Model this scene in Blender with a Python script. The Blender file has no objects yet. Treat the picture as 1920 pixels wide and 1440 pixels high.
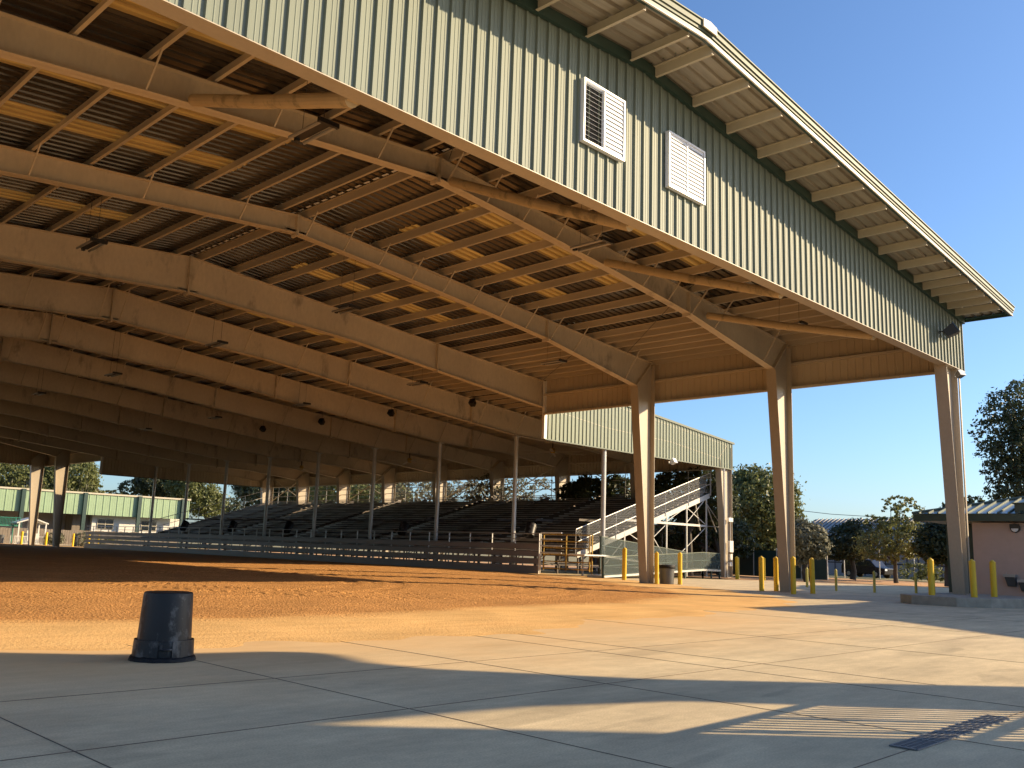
import bpy, math, random
from mathutils import Vector, Matrix, noise
R = math.radians
rnd = random.Random(7)
sc = bpy.context.scene
COL = bpy.data.collections.new("scene"); sc.collection.children.link(COL)
link = COL.objects.link

# ------------------------------------------------------------------ camera
CX, CY, CZ = -41.2962, -13.1307, 1.52
YAW, PITCH, ROLL, FPX = 0.7757, 0.1795, 0.0343, 1711.0
fwd = Vector((math.cos(PITCH)*math.cos(YAW), math.cos(PITCH)*math.sin(YAW), math.sin(PITCH)))
rt0 = Vector((math.sin(YAW), -math.cos(YAW), 0)); up0 = rt0.cross(fwd)
rt = math.cos(ROLL)*rt0 + math.sin(ROLL)*up0
up = -math.sin(ROLL)*rt0 + math.cos(ROLL)*up0
cam = bpy.data.cameras.new("camera"); camo = bpy.data.objects.new("camera", cam); link(camo)
m = Matrix((rt, up, -fwd)).transposed().to_4x4(); m.translation = (CX, CY, CZ)
camo.matrix_world = m
cam.sensor_width = 36; cam.sensor_fit = 'HORIZONTAL'; cam.lens = 36*FPX/1920
cam.clip_end = 2000; sc.camera = camo
CAM = Vector((CX, CY, CZ))
def at(x, y, dist):            # a far point on the sight line of a photo pixel, at that ground distance
    d = fwd + (x-960)/FPX*rt - (y-720)/FPX*up
    return CAM + d*(dist/math.hypot(d.x, d.y))
def at_y(x, y, Y):
    d = fwd + (x-960)/FPX*rt - (y-720)/FPX*up
    return CAM + d*((Y-CAM.y)/d.y)

# ------------------------------------------------------------------ mesh builder
class MB:
    def __init__(s): s.v = []; s.f = []; s.mi = []; s.cur = 0
    def add(s, vs, fs):
        n = len(s.v); s.v += [tuple(v) for v in vs]
        for f in fs: s.f.append(tuple(n+i for i in f)); s.mi.append(s.cur)
    def box(s, x0, x1, y0, y1, z0, z1):
        s.add([(x0,y0,z0),(x1,y0,z0),(x1,y1,z0),(x0,y1,z0),(x0,y0,z1),(x1,y0,z1),(x1,y1,z1),(x0,y1,z1)],
              [(0,3,2,1),(4,5,6,7),(0,1,5,4),(1,2,6,5),(2,3,7,6),(3,0,4,7)])
    def beam(s, a, b, w, h, upv=(0,0,1)):
        a = Vector(a); b = Vector(b); d = (b-a).normalized(); u = Vector(upv)
        if abs(d.dot(u)) > .98: u = Vector((1,0,0))
        r = d.cross(u).normalized(); u = r.cross(d)
        vs = []
        for p in (a, b):
            for i, j in ((-1,-1),(1,-1),(1,1),(-1,1)): vs.append(p + r*(w/2*i) + u*(h/2*j))
        s.add(vs, [(0,3,2,1),(4,5,6,7),(0,1,5,4),(1,2,6,5),(2,3,7,6),(3,0,4,7)])
    def tube(s, pts, r, n=8, cap=True):
        pts = [Vector(p) for p in pts]; rs = r if isinstance(r, (list, tuple)) else [r]*len(pts)
        vs = []; pr = None
        for i, p in enumerate(pts):
            d = (pts[min(i+1, len(pts)-1)] - pts[max(i-1, 0)]).normalized()
            u = Vector((0,0,1)) if abs(d.z) < .95 else Vector((1,0,0))
            if pr is not None: u = pr
            q = d.cross(u).normalized(); w = q.cross(d).normalized(); pr = w
            for k in range(n):
                t = 2*math.pi*k/n; vs.append(p + rs[i]*(math.cos(t)*q + math.sin(t)*w))
        fs = []
        for i in range(len(pts)-1):
            for k in range(n):
                a = i*n+k; b = i*n+(k+1) % n; fs.append((a, b, b+n, a+n))
        if cap: fs.append(tuple(range(n-1, -1, -1))); fs.append(tuple((len(pts)-1)*n+k for k in range(n)))
        s.add(vs, fs)
    def lathe(s, prof, c=(0,0,0), n=24, M=None):
        vs = []; fs = []
        for r, z in prof:
            for k in range(n):
                t = 2*math.pi*k/n; p = Vector((r*math.cos(t), r*math.sin(t), z))
                if M: p = M @ p
                vs.append(p + Vector(c))
        for i in range(len(prof)-1):
            for k in range(n):
                a = i*n+k; b = i*n+(k+1) % n; fs.append((a, b, b+n, a+n))
        fs.append(tuple(range(n-1, -1, -1))); fs.append(tuple((len(prof)-1)*n+k for k in range(n)))
        s.add(vs, fs)
    def poly(s, pts, axis, a0, a1):
        # polygon pts (2D) extruded along axis from a0 to a1
        def mk(p, a): return {'x': (a, p[0], p[1]), 'y': (p[0], a, p[1]), 'z': (p[0], p[1], a)}[axis]
        n = len(pts); vs = [mk(p, a0) for p in pts] + [mk(p, a1) for p in pts]
        fs = [tuple(range(n)), tuple(range(2*n-1, n-1, -1))]
        for i in range(n): j = (i+1) % n; fs.append((j, i, i+n, j+n))
        s.add(vs, fs)
    def ribbon(s, pts, y0, y1, t):
        # flat plate of thickness t following (x,z) points, between y0 and y1
        n = len(pts); vs = []
        for x, z in pts: vs += [(x,y0,z),(x,y1,z),(x,y1,z+t),(x,y0,z+t)]
        fs = [(0,1,2,3), (4*n-4,4*n-1,4*n-2,4*n-3)]
        for i in range(n-1):
            b = 4*i
            for k in range(4): q = (k+1) % 4; fs.append((b+q, b+k, b+4+k, b+4+q))
        s.add(vs, fs)
    def build(s, name, mat, parent=None, smooth=False, loc=None, recalc=False):
        me = bpy.data.meshes.new(name)
        if loc is not None:
            L = Vector(loc); s.v = [tuple(Vector(v)-L) for v in s.v]
        me.from_pydata(s.v, [], s.f); me.update()
        mats = mat if isinstance(mat, (list, tuple)) else [mat]
        for q in mats: me.materials.append(q)
        if len(mats) > 1: me.polygons.foreach_set('material_index', s.mi)
        if smooth: me.polygons.foreach_set('use_smooth', [True]*len(me.polygons))
        if recalc:
            import bmesh
            bm = bmesh.new(); bm.from_mesh(me); bmesh.ops.recalc_face_normals(bm, faces=bm.faces); bm.to_mesh(me); bm.free()
        o = bpy.data.objects.new(name, me); link(o)
        if loc is not None: o.location = loc
        if parent: o.parent = parent
        return o
def tag(o, label=None, cat=None, group=None, kind=None):
    if label: o['label'] = label
    if cat: o['category'] = cat
    if group: o['group'] = group
    if kind: o['kind'] = kind
    return o
def empty(name, loc, rz=0):
    o = bpy.data.objects.new(name, None); link(o); o.location = loc; o.rotation_euler.z = rz
    o.empty_display_size = .2; return o
def thing(name, label, cat, loc=(0,0,0), rz=0, group=None): return tag(empty(name, loc, rz), label, cat, group)
def copy_tree(o, loc=None, label=None, rz=None, parent=None):
    c = o.copy(); link(c)
    if parent: c.parent = parent
    if loc is not None: c.location = loc
    if rz is not None: c.rotation_euler.z = rz
    if label: c['label'] = label
    for ch in KIDS(o): copy_tree(ch, parent=c)
    return c
def KIDS(o): return [q for q in bpy.data.objects if q.parent == o]
def cp(o, parent, loc):
    c = o.copy(); link(c); c.parent = parent; c.location = loc; return c

# ------------------------------------------------------------------ materials
def N(nt, t, **k):
    n = nt.nodes.new(t)
    for a, b in k.items():
        if a.startswith('i_'):
            key = a[2:].replace('_', ' ')
            n.inputs[key].default_value = b
        else: setattr(n, a, b)
    return n
def mat(name, col, rough=.6, metal=0, spec=.5, vary=.12, vscale=1.5, col2=None, bump=0, bscale=30, stretch=(1,1,1), stain=None, stain_amt=.5, stain_scale=.6, stain_lo=.55, translucent=0, double=None, fine=0):
    m = bpy.data.materials.new(name); m.use_nodes = True; nt = m.node_tree; L = nt.links.new
    b = nt.nodes['Principled BSDF']; b.inputs['Roughness'].default_value = rough; b.inputs['Metallic'].default_value = metal
    b.inputs['Specular IOR Level'].default_value = spec
    g = N(nt, 'ShaderNodeNewGeometry'); mp = N(nt, 'ShaderNodeMapping'); mp.inputs['Scale'].default_value = stretch
    L(g.outputs['Position'], mp.inputs['Vector'])
    nz = N(nt, 'ShaderNodeTexNoise', i_Scale=vscale, i_Detail=5.0, i_Roughness=.6); L(mp.outputs[0], nz.inputs['Vector'])
    mx = N(nt, 'ShaderNodeMix', data_type='RGBA')
    c2 = col2 or tuple(min(1, c*(1-vary*2)) for c in col)
    mr = N(nt, 'ShaderNodeMapRange'); mr.inputs[1].default_value = .3; mr.inputs[2].default_value = .7
    L(nz.outputs['Fac'], mr.inputs[0]); L(mr.outputs[0], mx.inputs['Factor'])
    mx.inputs['A'].default_value = (*col, 1); mx.inputs['B'].default_value = (*c2, 1)
    out = mx.outputs['Result']
    if fine:
        nf = N(nt, 'ShaderNodeTexNoise', i_Scale=vscale*18, i_Detail=3.0); L(mp.outputs[0], nf.inputs['Vector'])
        mf = N(nt, 'ShaderNodeMix', data_type='RGBA', blend_type='MULTIPLY'); mf.inputs['Factor'].default_value = 1
        r2 = N(nt, 'ShaderNodeMapRange'); r2.inputs[1].default_value = .3; r2.inputs[2].default_value = .7; r2.inputs[3].default_value = 1-fine; r2.inputs[4].default_value = 1+fine
        L(nf.outputs['Fac'], r2.inputs[0]); L(out, mf.inputs['A']); L(r2.outputs[0], mf.inputs['B']); out = mf.outputs['Result']
    if stain:
        n2 = N(nt, 'ShaderNodeTexNoise', i_Scale=stain_scale, i_Detail=8.0, i_Roughness=.7); L(mp.outputs[0], n2.inputs['Vector'])
        r3 = N(nt, 'ShaderNodeMapRange'); r3.inputs[1].default_value = stain_lo; r3.inputs[2].default_value = stain_lo+.1; r3.inputs[4].default_value = stain_amt
        L(n2.outputs['Fac'], r3.inputs[0])
        m2 = N(nt, 'ShaderNodeMix', data_type='RGBA'); L(r3.outputs[0], m2.inputs['Factor']); L(out, m2.inputs['A']); m2.inputs['B'].default_value = (*stain, 1)
        out = m2.outputs['Result']
    if double:
        m3 = N(nt, 'ShaderNodeMix', data_type='RGBA'); L(g.outputs['Backfacing'], m3.inputs['Factor']); L(out, m3.inputs['A']); m3.inputs['B'].default_value = (*double, 1)
        out = m3.outputs['Result']
    L(out, b.inputs['Base Color'])
    if bump:
        nb = N(nt, 'ShaderNodeTexNoise', i_Scale=bscale, i_Detail=4.0); L(mp.outputs[0], nb.inputs['Vector'])
        bp = N(nt, 'ShaderNodeBump', i_Strength=bump, i_Distance=.02); L(nb.outputs['Fac'], bp.inputs['Height']); L(bp.outputs[0], b.inputs['Normal'])
    if translucent:
        tr = N(nt, 'ShaderNodeBsdfTranslucent'); L(out, tr.inputs['Color'])
        ms = N(nt, 'ShaderNodeMixShader'); ms.inputs[0].default_value = translucent
        L(b.outputs[0], ms.inputs[1]); L(tr.outputs[0], ms.inputs[2]); L(ms.outputs[0], nt.nodes['Material Output'].inputs['Surface'])
    return m
M = {}
M['steel'] = mat('tan_painted_steel', (.43,.36,.27), .5, vary=.06, vscale=.8, stain=(.30,.24,.17), stain_amt=.3, stain_scale=1.1, stain_lo=.62, stretch=(1,1,.5), fine=.04)
M['rafter'] = mat('tan_rafter_steel', (.58,.49,.36), .55, vary=.08, vscale=.5, stain=(.24,.20,.15), stain_amt=.75, stain_scale=.7, stain_lo=.575, stretch=(1,1,.45), fine=.06)
M['purlin'] = mat('tan_purlin_steel', (.54,.46,.34), .55, vary=.1, vscale=.7, stain=(.22,.12,.06), stain_amt=.4, stain_scale=2.2, stain_lo=.66, stretch=(1,.3,1))
M['outlook'] = mat('beige_outlooker_steel', (.50,.45,.34), .5, vary=.05, vscale=2)
M['green'] = mat('sage_green_panel', (.178,.208,.165), .62, vary=.09, vscale=1.1, double=(.42,.32,.205), stretch=(1,1,.03), fine=.03, stain=(.17,.19,.14), stain_amt=.45, stain_scale=1.2, stain_lo=.6)
M['green2'] = mat('sage_green_side_panel', (.23,.27,.20), .6, vary=.05, vscale=.8, double=(.50,.41,.28), stretch=(1,1,.15))
M['trim'] = mat('green_trim', (.10,.125,.09), .6, vary=.05)
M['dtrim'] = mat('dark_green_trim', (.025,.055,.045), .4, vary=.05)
M['roof'] = mat('galvanised_roof_sheet', (.20,.175,.145), .27, metal=.8, vary=.2, vscale=1.3, stretch=(.25,6,1), stain=(.07,.05,.035), stain_amt=.55, stain_scale=1.5, stain_lo=.52)
M['soffit'] = mat('galvanised_soffit_sheet', (.42,.38,.31), .5, metal=.3, vary=.16, vscale=1.6, stretch=(.25,5,1))
M['sky'] = mat('amber_skylight_sheet', (.56,.35,.085), .5, vary=.2, vscale=1.5, stretch=(.3,5,1), translucent=.17)
M['louver'] = mat('white_louver', (.80,.82,.86), .35, vary=.02)
M['alu'] = mat('aluminium', (.50,.49,.47), .42, metal=.6, vary=.14, vscale=2.5, stretch=(1,.2,1), stain=(.25,.20,.15), stain_amt=.5, stain_scale=1.4)
M['plank'] = mat('weathered_shaded_plank', (.10,.08,.065), .5, metal=.25, vary=.25, vscale=2.5, stretch=(1,.25,1), stain=(.10,.075,.055), stain_amt=.7, stain_scale=1.1, stain_lo=.5)  # dark copy: shade between the seat rows put into the colour
M['seatp'] = mat('seat_aluminium', (.48,.41,.34), .5, metal=.15, vary=.25, vscale=1.6, stretch=(1,.3,1), stain=(.12,.08,.05), stain_amt=.8, stain_scale=.9, stain_lo=.5)
M['galv'] = mat('galvanised_pipe', (.55,.54,.51), .4, metal=.35, vary=.08)
M['sunlit_alu'] = mat('sunlit_aluminium', (.62,.60,.55), .5, vary=.06)  # pale copy: sunshine on the near end frame put into the colour
M['white'] = mat('white_paint', (.78,.76,.70), .45, vary=.06)
M['board'] = mat('arena_fence_board', (.30,.25,.215), .5, metal=.1, vary=.1, vscale=1.2, stretch=(1,.3,1), stain=(.30,.17,.08), stain_amt=.45, stain_scale=1.6, stain_lo=.56)
M['yrust'] = mat('yellow_rusty_pipe', (.62,.40,.07), .6, vary=.1, vscale=4, stain=(.20,.08,.03), stain_amt=.9, stain_scale=5, stain_lo=.5)
M['yellow'] = mat('yellow_bollard', (.78,.50,.015), .42, vary=.05, vscale=4, fine=.04, stain=(.50,.33,.05), stain_amt=.5, stain_scale=5, stain_lo=.62)
M['pyellow'] = mat('faded_yellow_post', (.55,.47,.10), .5, vary=.1)
M['black'] = mat('black_plastic', (.016,.016,.018), .45, spec=.35, vary=.2, vscale=5, stain=(.17,.16,.15), stain_amt=.6, stain_scale=3.0, stain_lo=.53, stretch=(1,1,.6), bump=.12, bscale=9)
M['bag'] = mat('black_bag', (.010,.009,.009), .6, spec=.25, bump=.8, bscale=25)
M['dark'] = mat('dark_metal', (.018,.018,.02), .4)
M['grayp'] = mat('grey_plastic', (.10,.105,.11), .45)
M['gmesh'] = mat('green_privacy_mesh', (.08,.16,.155), .6, vary=.12, vscale=2)
M['gpost'] = mat('dark_green_post', (.025,.06,.055), .45)
M['teal'] = mat('teal_stair_paint', (.03,.20,.15), .45)
M['conc2'] = mat('kerb_concrete', (.42,.36,.28), .8, vary=.15, vscale=3, fine=.08, bump=.2, bscale=60)
M['pink'] = mat('painted_block', (.56,.40,.33), .65, vary=.05, vscale=2, bump=.12, bscale=40)
M['metalroof'] = mat('blue_grey_metal_roof', (.20,.27,.27), .3, metal=.7, vary=.1)
M['bgroof'] = mat('weathered_standing_seam_roof', (.20,.205,.21), .5, metal=.3, vary=.1)
M['bgwall'] = mat('pale_wall', (.36,.31,.30), .8, vary=.08, vscale=.8)
M['brownframe'] = mat('brown_frame', (.06,.04,.04), .7)
M['glass'] = mat('dark_glass', (.02,.025,.03), .08, spec=.8)
M['carpaint'] = mat('dark_blue_car_paint', (.006,.007,.016), .25)
M['tyre'] = mat('tyre', (.015,.015,.015), .8)
M['bark'] = mat('bark', (.10,.085,.07), .9, vary=.2, bump=.5, bscale=12)
M['leaf_d'] = mat('dark_oak_leaf', (.085,.10,.035), .5, col2=(.03,.042,.018), vscale=1.1, translucent=.35)
M['leaf_m'] = mat('olive_oak_leaf', (.22,.235,.075), .5, col2=(.08,.10,.035), vscale=.9, translucent=.4)
M['leaf_y'] = mat('yellowing_leaf', (.27,.27,.085), .5, col2=(.09,.11,.04), vscale=.8, translucent=.4)
M['leaf_g'] = mat('grey_moss_leaf', (.25,.24,.16), .7, col2=(.11,.115,.07), vscale=.8, translucent=.2)
M['wood'] = mat('weathered_wood', (.22,.18,.14), .85, vary=.2, vscale=3, stretch=(1,1,.2))
M['gwall'] = mat('far_green_panel', (.25,.36,.22), .5, vary=.06)
M['wwall'] = mat('white_wall', (.60,.59,.56), .7, vary=.04)
M['tanwall'] = mat('tan_fascia', (.42,.34,.20), .6, vary=.05)
M['brick'] = mat('brown_brick', (.12,.07,.06), .8, vary=.2, vscale=3)
M['grass'] = mat('dry_grass', (.30,.24,.12), .9, col2=(.19,.18,.08), vscale=.6, bump=.6, bscale=12, fine=.2)
M['sand'] = mat('orange_sand', (.60,.33,.14), .9, vary=.1, vscale=.5, bump=.3, bscale=20)
M['asphalt'] = mat('asphalt', (.08,.08,.08), .85, vary=.15, vscale=.5)
M['roller'] = mat('tarnished_tan_pipe', (.52,.40,.235), .55, vary=.08, vscale=1.5, stain=(.20,.165,.10), stain_amt=.75, stain_scale=1.9, stain_lo=.52, stretch=(1,1,.6))

def concrete_mat():
    m = mat('concrete_slab', (.68,.545,.335), .82, vary=.09, vscale=.35, fine=.05, stain=(.57,.45,.28), stain_amt=.7, stain_scale=.22, stain_lo=.52, stretch=(1,1,1))
    nt = m.node_tree; L = nt.links.new; b = nt.nodes['Principled BSDF']
    src = b.inputs['Base Color'].links[0].from_socket
    g = [n for n in nt.nodes if n.type == 'NEW_GEOMETRY'][0]
    # fine aggregate speckle and small dark spots
    v = N(nt, 'ShaderNodeTexNoise', i_Scale=55.0, i_Detail=3.0); L(g.outputs['Position'], v.inputs['Vector'])
    r = N(nt, 'ShaderNodeMapRange'); r.inputs[1].default_value = .35; r.inputs[2].default_value = .65; r.inputs[3].default_value = .87; r.inputs[4].default_value = 1.1
    L(v.outputs['Fac'], r.inputs[0])
    mm = N(nt, 'ShaderNodeMix', data_type='RGBA', blend_type='MULTIPLY'); mm.inputs['Factor'].default_value = 1
    L(src, mm.inputs['A']); L(r.outputs[0], mm.inputs['B'])
    vo = N(nt, 'ShaderNodeTexVoronoi', i_Scale=1.3); L(g.outputs['Position'], vo.inputs['Vector'])
    nzz = N(nt, 'ShaderNodeTexNoise', i_Scale=14.0); L(g.outputs['Position'], nzz.inputs['Vector'])
    ad = N(nt, 'ShaderNodeMath', operation='MULTIPLY_ADD'); L(nzz.outputs['Fac'], ad.inputs[0]); ad.inputs[1].default_value = .05; L(vo.outputs['Distance'], ad.inputs[2])
    r2 = N(nt, 'ShaderNodeMapRange'); r2.inputs[1].default_value = .040; r2.inputs[2].default_value = .052; r2.inputs[3].default_value = .55; r2.inputs[4].default_value = 1
    L(ad.outputs[0], r2.inputs[0])
    m2 = N(nt, 'ShaderNodeMix', data_type='RGBA', blend_type='MULTIPLY'); m2.inputs['Factor'].default_value = .6
    L(mm.outputs['Result'], m2.inputs['A']); L(r2.outputs[0], m2.inputs['B'])
    mpz = N(nt, 'ShaderNodeMapping'); mpz.inputs['Scale'].default_value = (.5, 1.6, 1); mpz.inputs['Rotation'].default_value = (0,0,R(-12)); L(g.outputs['Position'], mpz.inputs['Vector'])
    nb1 = N(nt, 'ShaderNodeTexNoise', i_Scale=.9, i_Detail=9.0, i_Roughness=.72); L(mpz.outputs[0], nb1.inputs['Vector'])
    rb1 = N(nt, 'ShaderNodeMapRange'); rb1.inputs[1].default_value = .36; rb1.inputs[2].default_value = .66; rb1.inputs[3].default_value = .76; rb1.inputs[4].default_value = 1.10; L(nb1.outputs['Fac'], rb1.inputs[0])
    mb1 = N(nt, 'ShaderNodeMix', data_type='RGBA', blend_type='MULTIPLY'); mb1.inputs['Factor'].default_value = 1; L(m2.outputs['Result'], mb1.inputs['A']); L(rb1.outputs[0], mb1.inputs['B']); m2 = mb1
    nb2 = N(nt, 'ShaderNodeTexNoise', i_Scale=.75, i_Detail=3.0, i_Distortion=.6); L(mpz.outputs[0], nb2.inputs['Vector'])
    rb2 = N(nt, 'ShaderNodeMapRange'); rb2.inputs[1].default_value = .61; rb2.inputs[2].default_value = .65; rb2.inputs[3].default_value = 1; rb2.inputs[4].default_value = .85; L(nb2.outputs['Fac'], rb2.inputs[0])
    mb2 = N(nt, 'ShaderNodeMix', data_type='RGBA', blend_type='MULTIPLY'); mb2.inputs['Factor'].default_value = 1; L(m2.outputs['Result'], mb2.inputs['A']); L(rb2.outputs[0], mb2.inputs['B']); m2 = mb2
    # orange dust blown from the arena over the slab near its edge
    sep = N(nt, 'ShaderNodeSeparateXYZ'); L(g.outputs['Position'], sep.inputs[0])
    nd = N(nt, 'ShaderNodeTexNoise', i_Scale=.55, i_Detail=6.0, i_Roughness=.65); L(g.outputs['Position'], nd.inputs['Vector'])
    a1 = N(nt, 'ShaderNodeMath', operation='MULTIPLY_ADD'); L(nd.outputs['Fac'], a1.inputs[0]); a1.inputs[1].default_value = 5.0
    rx = N(nt, 'ShaderNodeMapRange'); rx.inputs[1].default_value = -22; rx.inputs[2].default_value = -9; rx.inputs[3].default_value = 0; rx.inputs[4].default_value = 8.5; L(sep.outputs['X'], rx.inputs[0])
    sb = N(nt, 'ShaderNodeMath', operation='SUBTRACT'); L(sep.outputs['Y'], sb.inputs[0]); L(rx.outputs[0], sb.inputs[1]); L(sb.outputs[0], a1.inputs[2])
    r4 = N(nt, 'ShaderNodeMapRange'); r4.inputs[1].default_value = -3.2; r4.inputs[2].default_value = 3.0; r4.inputs[3].default_value = 0; r4.inputs[4].default_value = .85
    L(a1.outputs[0], r4.inputs[0])
    m4 = N(nt, 'ShaderNodeMix', data_type='RGBA'); rx2 = N(nt, 'ShaderNodeMapRange'); rx2.inputs[1].default_value = -13; rx2.inputs[2].default_value = -5; rx2.inputs[3].default_value = 1; rx2.inputs[4].default_value = .12; L(sep.outputs['X'], rx2.inputs[0])
    ml = N(nt, 'ShaderNodeMath', operation='MULTIPLY'); L(r4.outputs[0], ml.inputs[0]); L(rx2.outputs[0], ml.inputs[1]); L(ml.outputs[0], m4.inputs['Factor']); L(m2.outputs['Result'], m4.inputs['A']); m4.inputs['B'].default_value = (.68,.42,.18,1)
    L(m4.outputs['Result'], b.inputs['Base Color'])
    bp = N(nt, 'ShaderNodeBump', i_Strength=.25, i_Distance=.006); L(v.outputs['Fac'], bp.inputs['Height']); L(bp.outputs[0], b.inputs['Normal'])
    return m
M['concrete'] = concrete_mat()

def dirt_mat():
    m = bpy.data.materials.new('arena_dirt'); m.use_nodes = True; nt = m.node_tree; L = nt.links.new
    b = nt.nodes['Principled BSDF']; b.inputs['Roughness'].default_value = .95; b.inputs['Specular IOR Level'].default_value = .15
    g = N(nt, 'ShaderNodeNewGeometry'); at_ = N(nt, 'ShaderNodeAttribute', attribute_name='clump')
    n1 = N(nt, 'ShaderNodeTexNoise', i_Scale=19.0, i_Detail=5.0, i_Roughness=.66); L(g.outputs['Position'], n1.inputs['Vector'])
    n2 = N(nt, 'ShaderNodeTexNoise', i_Scale=.5, i_Detail=5.0); L(g.outputs['Position'], n2.inputs['Vector'])
    mp = N(nt, 'ShaderNodeMapping'); mp.inputs['Scale'].default_value = (.35, 2.2, 1); mp.inputs['Rotation'].default_value = (0,0,R(8)); L(g.outputs['Position'], mp.inputs['Vector'])
    n3 = N(nt, 'ShaderNodeTexNoise', i_Scale=1.6, i_Detail=6.0, i_Roughness=.7); L(mp.outputs[0], n3.inputs['Vector'])
    # colours
    r1 = N(nt, 'ShaderNodeMapRange'); r1.inputs[1].default_value = .35; r1.inputs[2].default_value = .68; L(n1.outputs['Fac'], r1.inputs[0])
    cl = N(nt, 'ShaderNodeMix', data_type='RGBA'); cl.inputs['A'].default_value = (.36,.155,.05,1); cl.inputs['B'].default_value = (.78,.42,.15,1); L(r1.outputs[0], cl.inputs['Factor'])
    r2 = N(nt, 'ShaderNodeMapRange'); r2.inputs[1].default_value = .3; r2.inputs[2].default_value = .7; L(n3.outputs['Fac'], r2.inputs[0])
    co = N(nt, 'ShaderNodeMix', data_type='RGBA'); co.inputs['A'].default_value = (.64,.37,.14,1); co.inputs['B'].default_value = (.78,.50,.21,1); L(r2.outputs[0], co.inputs['Factor'])
    # mask with ragged edge
    ad = N(nt, 'ShaderNodeMath', operation='MULTIPLY_ADD'); L(n3.outputs['Fac'], ad.inputs[0]); ad.inputs[1].default_value = .7; L(at_.outputs['Fac'], ad.inputs[2])
    rm = N(nt, 'ShaderNodeMapRange'); rm.inputs[1].default_value = .62; rm.inputs[2].default_value = 1.05; L(ad.outputs[0], rm.inputs[0])
    mx = N(nt, 'ShaderNodeMix', data_type='RGBA'); L(rm.outputs[0], mx.inputs['Factor']); L(co.outputs['Result'], mx.inputs['A']); L(cl.outputs['Result'], mx.inputs['B'])
    r5 = N(nt, 'ShaderNodeMapRange'); r5.inputs[1].default_value = .3; r5.inputs[2].default_value = .7; r5.inputs[3].default_value = .85; r5.inputs[4].default_value = 1.12; L(n2.outputs['Fac'], r5.inputs[0])
    mz = N(nt, 'ShaderNodeMix', data_type='RGBA', blend_type='MULTIPLY'); mz.inputs['Factor'].default_value = 1; L(mx.outputs['Result'], mz.inputs['A']); L(r5.outputs[0], mz.inputs['B'])
    L(mz.outputs['Result'], b.inputs['Base Color'])
    # relief: clods (strong where loose), harrow lines, tyre treads on a curved path
    sep = N(nt, 'ShaderNodeSeparateXYZ'); L(g.outputs['Position'], sep.inputs[0])
    def mth(op, a, bb=None, c=None):
        n = N(nt, 'ShaderNodeMath', operation=op)
        for i, q in enumerate((a, bb, c)):
            if q is None: continue
            if isinstance(q, (int, float)): n.inputs[i].default_value = q
            else: L(q, n.inputs[i])
        return n.outputs[0]
    tread = None
    for (cx, cy, rad) in ((-21.5, 15.2, 8.9), (-21.5, 15.2, 7.3), (-13.0, 19.0, 9.2), (-13.0, 19.0, 7.8), (-30, 20, 10.5)):
        dx = mth('SUBTRACT', sep.outputs['X'], cx); dy = mth('SUBTRACT', sep.outputs['Y'], cy)
        rr = mth('SQRT', mth('ADD', mth('MULTIPLY', dx, dx), mth('MULTIPLY', dy, dy)))
        off = mth('ABSOLUTE', mth('SUBTRACT', rr, rad)); band = mth('LESS_THAN', off, .33)
        ang = mth('ARCTAN2', dy, dx)
        w = mth('SINE', mth('ADD', mth('MULTIPLY', ang, rad*17.0), mth('MULTIPLY', off, 14.0)))
        t = mth('MULTIPLY', band, mth('SUBTRACT', w, .6))
        tread = t if tread is None else mth('ADD', tread, t)
    vor = N(nt, 'ShaderNodeTexVoronoi', i_Scale=15.0); L(g.outputs['Position'], vor.inputs['Vector'])
    clod = mth('ADD', mth('MULTIPLY', n1.outputs['Fac'], 1.3), mth('MULTIPLY', vor.outputs['Distance'], -.55))
    amp = mth('MULTIPLY_ADD', rm.outputs[0], .9, .16)
    h = mth('ADD', mth('MULTIPLY', clod, amp), mth('MULTIPLY', tread, mth('MULTIPLY', rm.outputs[0], .42)))
    nf = N(nt, 'ShaderNodeTexNoise', i_Scale=45.0, i_Detail=3.0); L(g.outputs['Position'], nf.inputs['Vector'])
    h = mth('MULTIPLY_ADD', nf.outputs['Fac'], .12, h)
    bp = N(nt, 'ShaderNodeBump', i_Strength=1.0, i_Distance=.06); L(h, bp.inputs['Height']); L(bp.outputs[0], b.inputs['Normal'])
    return m
M['dirt'] = dirt_mat()
def mesh_cloth_mat():
    m = mat('privacy_screen', (.022,.05,.05), .7, vary=.15, vscale=1.5)
    nt = m.node_tree; L = nt.links.new; b = nt.nodes['Principled BSDF']
    tp = N(nt, 'ShaderNodeBsdfTransparent'); ms = N(nt, 'ShaderNodeMixShader'); ms.inputs[0].default_value = .42
    L(b.outputs[0], ms.inputs[1]); L(tp.outputs[0], ms.inputs[2]); L(ms.outputs[0], nt.nodes['Material Output'].inputs['Surface'])
    return m
M['screen'] = mesh_cloth_mat()

# ------------------------------------------------------------------ world and sun
SV = Vector((.7290,-.5725,.3725)).normalized()     # direction towards the sun
w = bpy.data.worlds.new("World"); sc.world = w; w.use_nodes = True
nt = w.node_tree; bg = nt.nodes['Background']; st = nt.nodes.new('ShaderNodeTexSky'); st.sky_type = 'NISHITA'
st.sun_disc = False; st.sun_elevation = math.asin(SV.z); st.sun_rotation = math.atan2(SV.x, SV.y)
st.air_density = 1.0; st.dust_density = 1.0; st.ozone_density = 6.0; st.altitude = 0
nt.links.new(st.outputs[0], bg.inputs['Color']); bg.inputs['Strength'].default_value = .105
sl = bpy.data.lights.new('sun', 'SUN'); sl.energy = 4.6; sl.angle = R(.5); sl.color = (1, .77, .47)
so = bpy.data.objects.new('sun', sl); link(so); so.rotation_euler = SV.to_track_quat('Z', 'Y').to_euler(); so.location = (0,0,40)
sc.view_settings.view_transform = 'Standard'; sc.view_settings.look = 'None'; sc.view_settings.exposure = 1.05; sc.view_settings.gamma = 1

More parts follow.
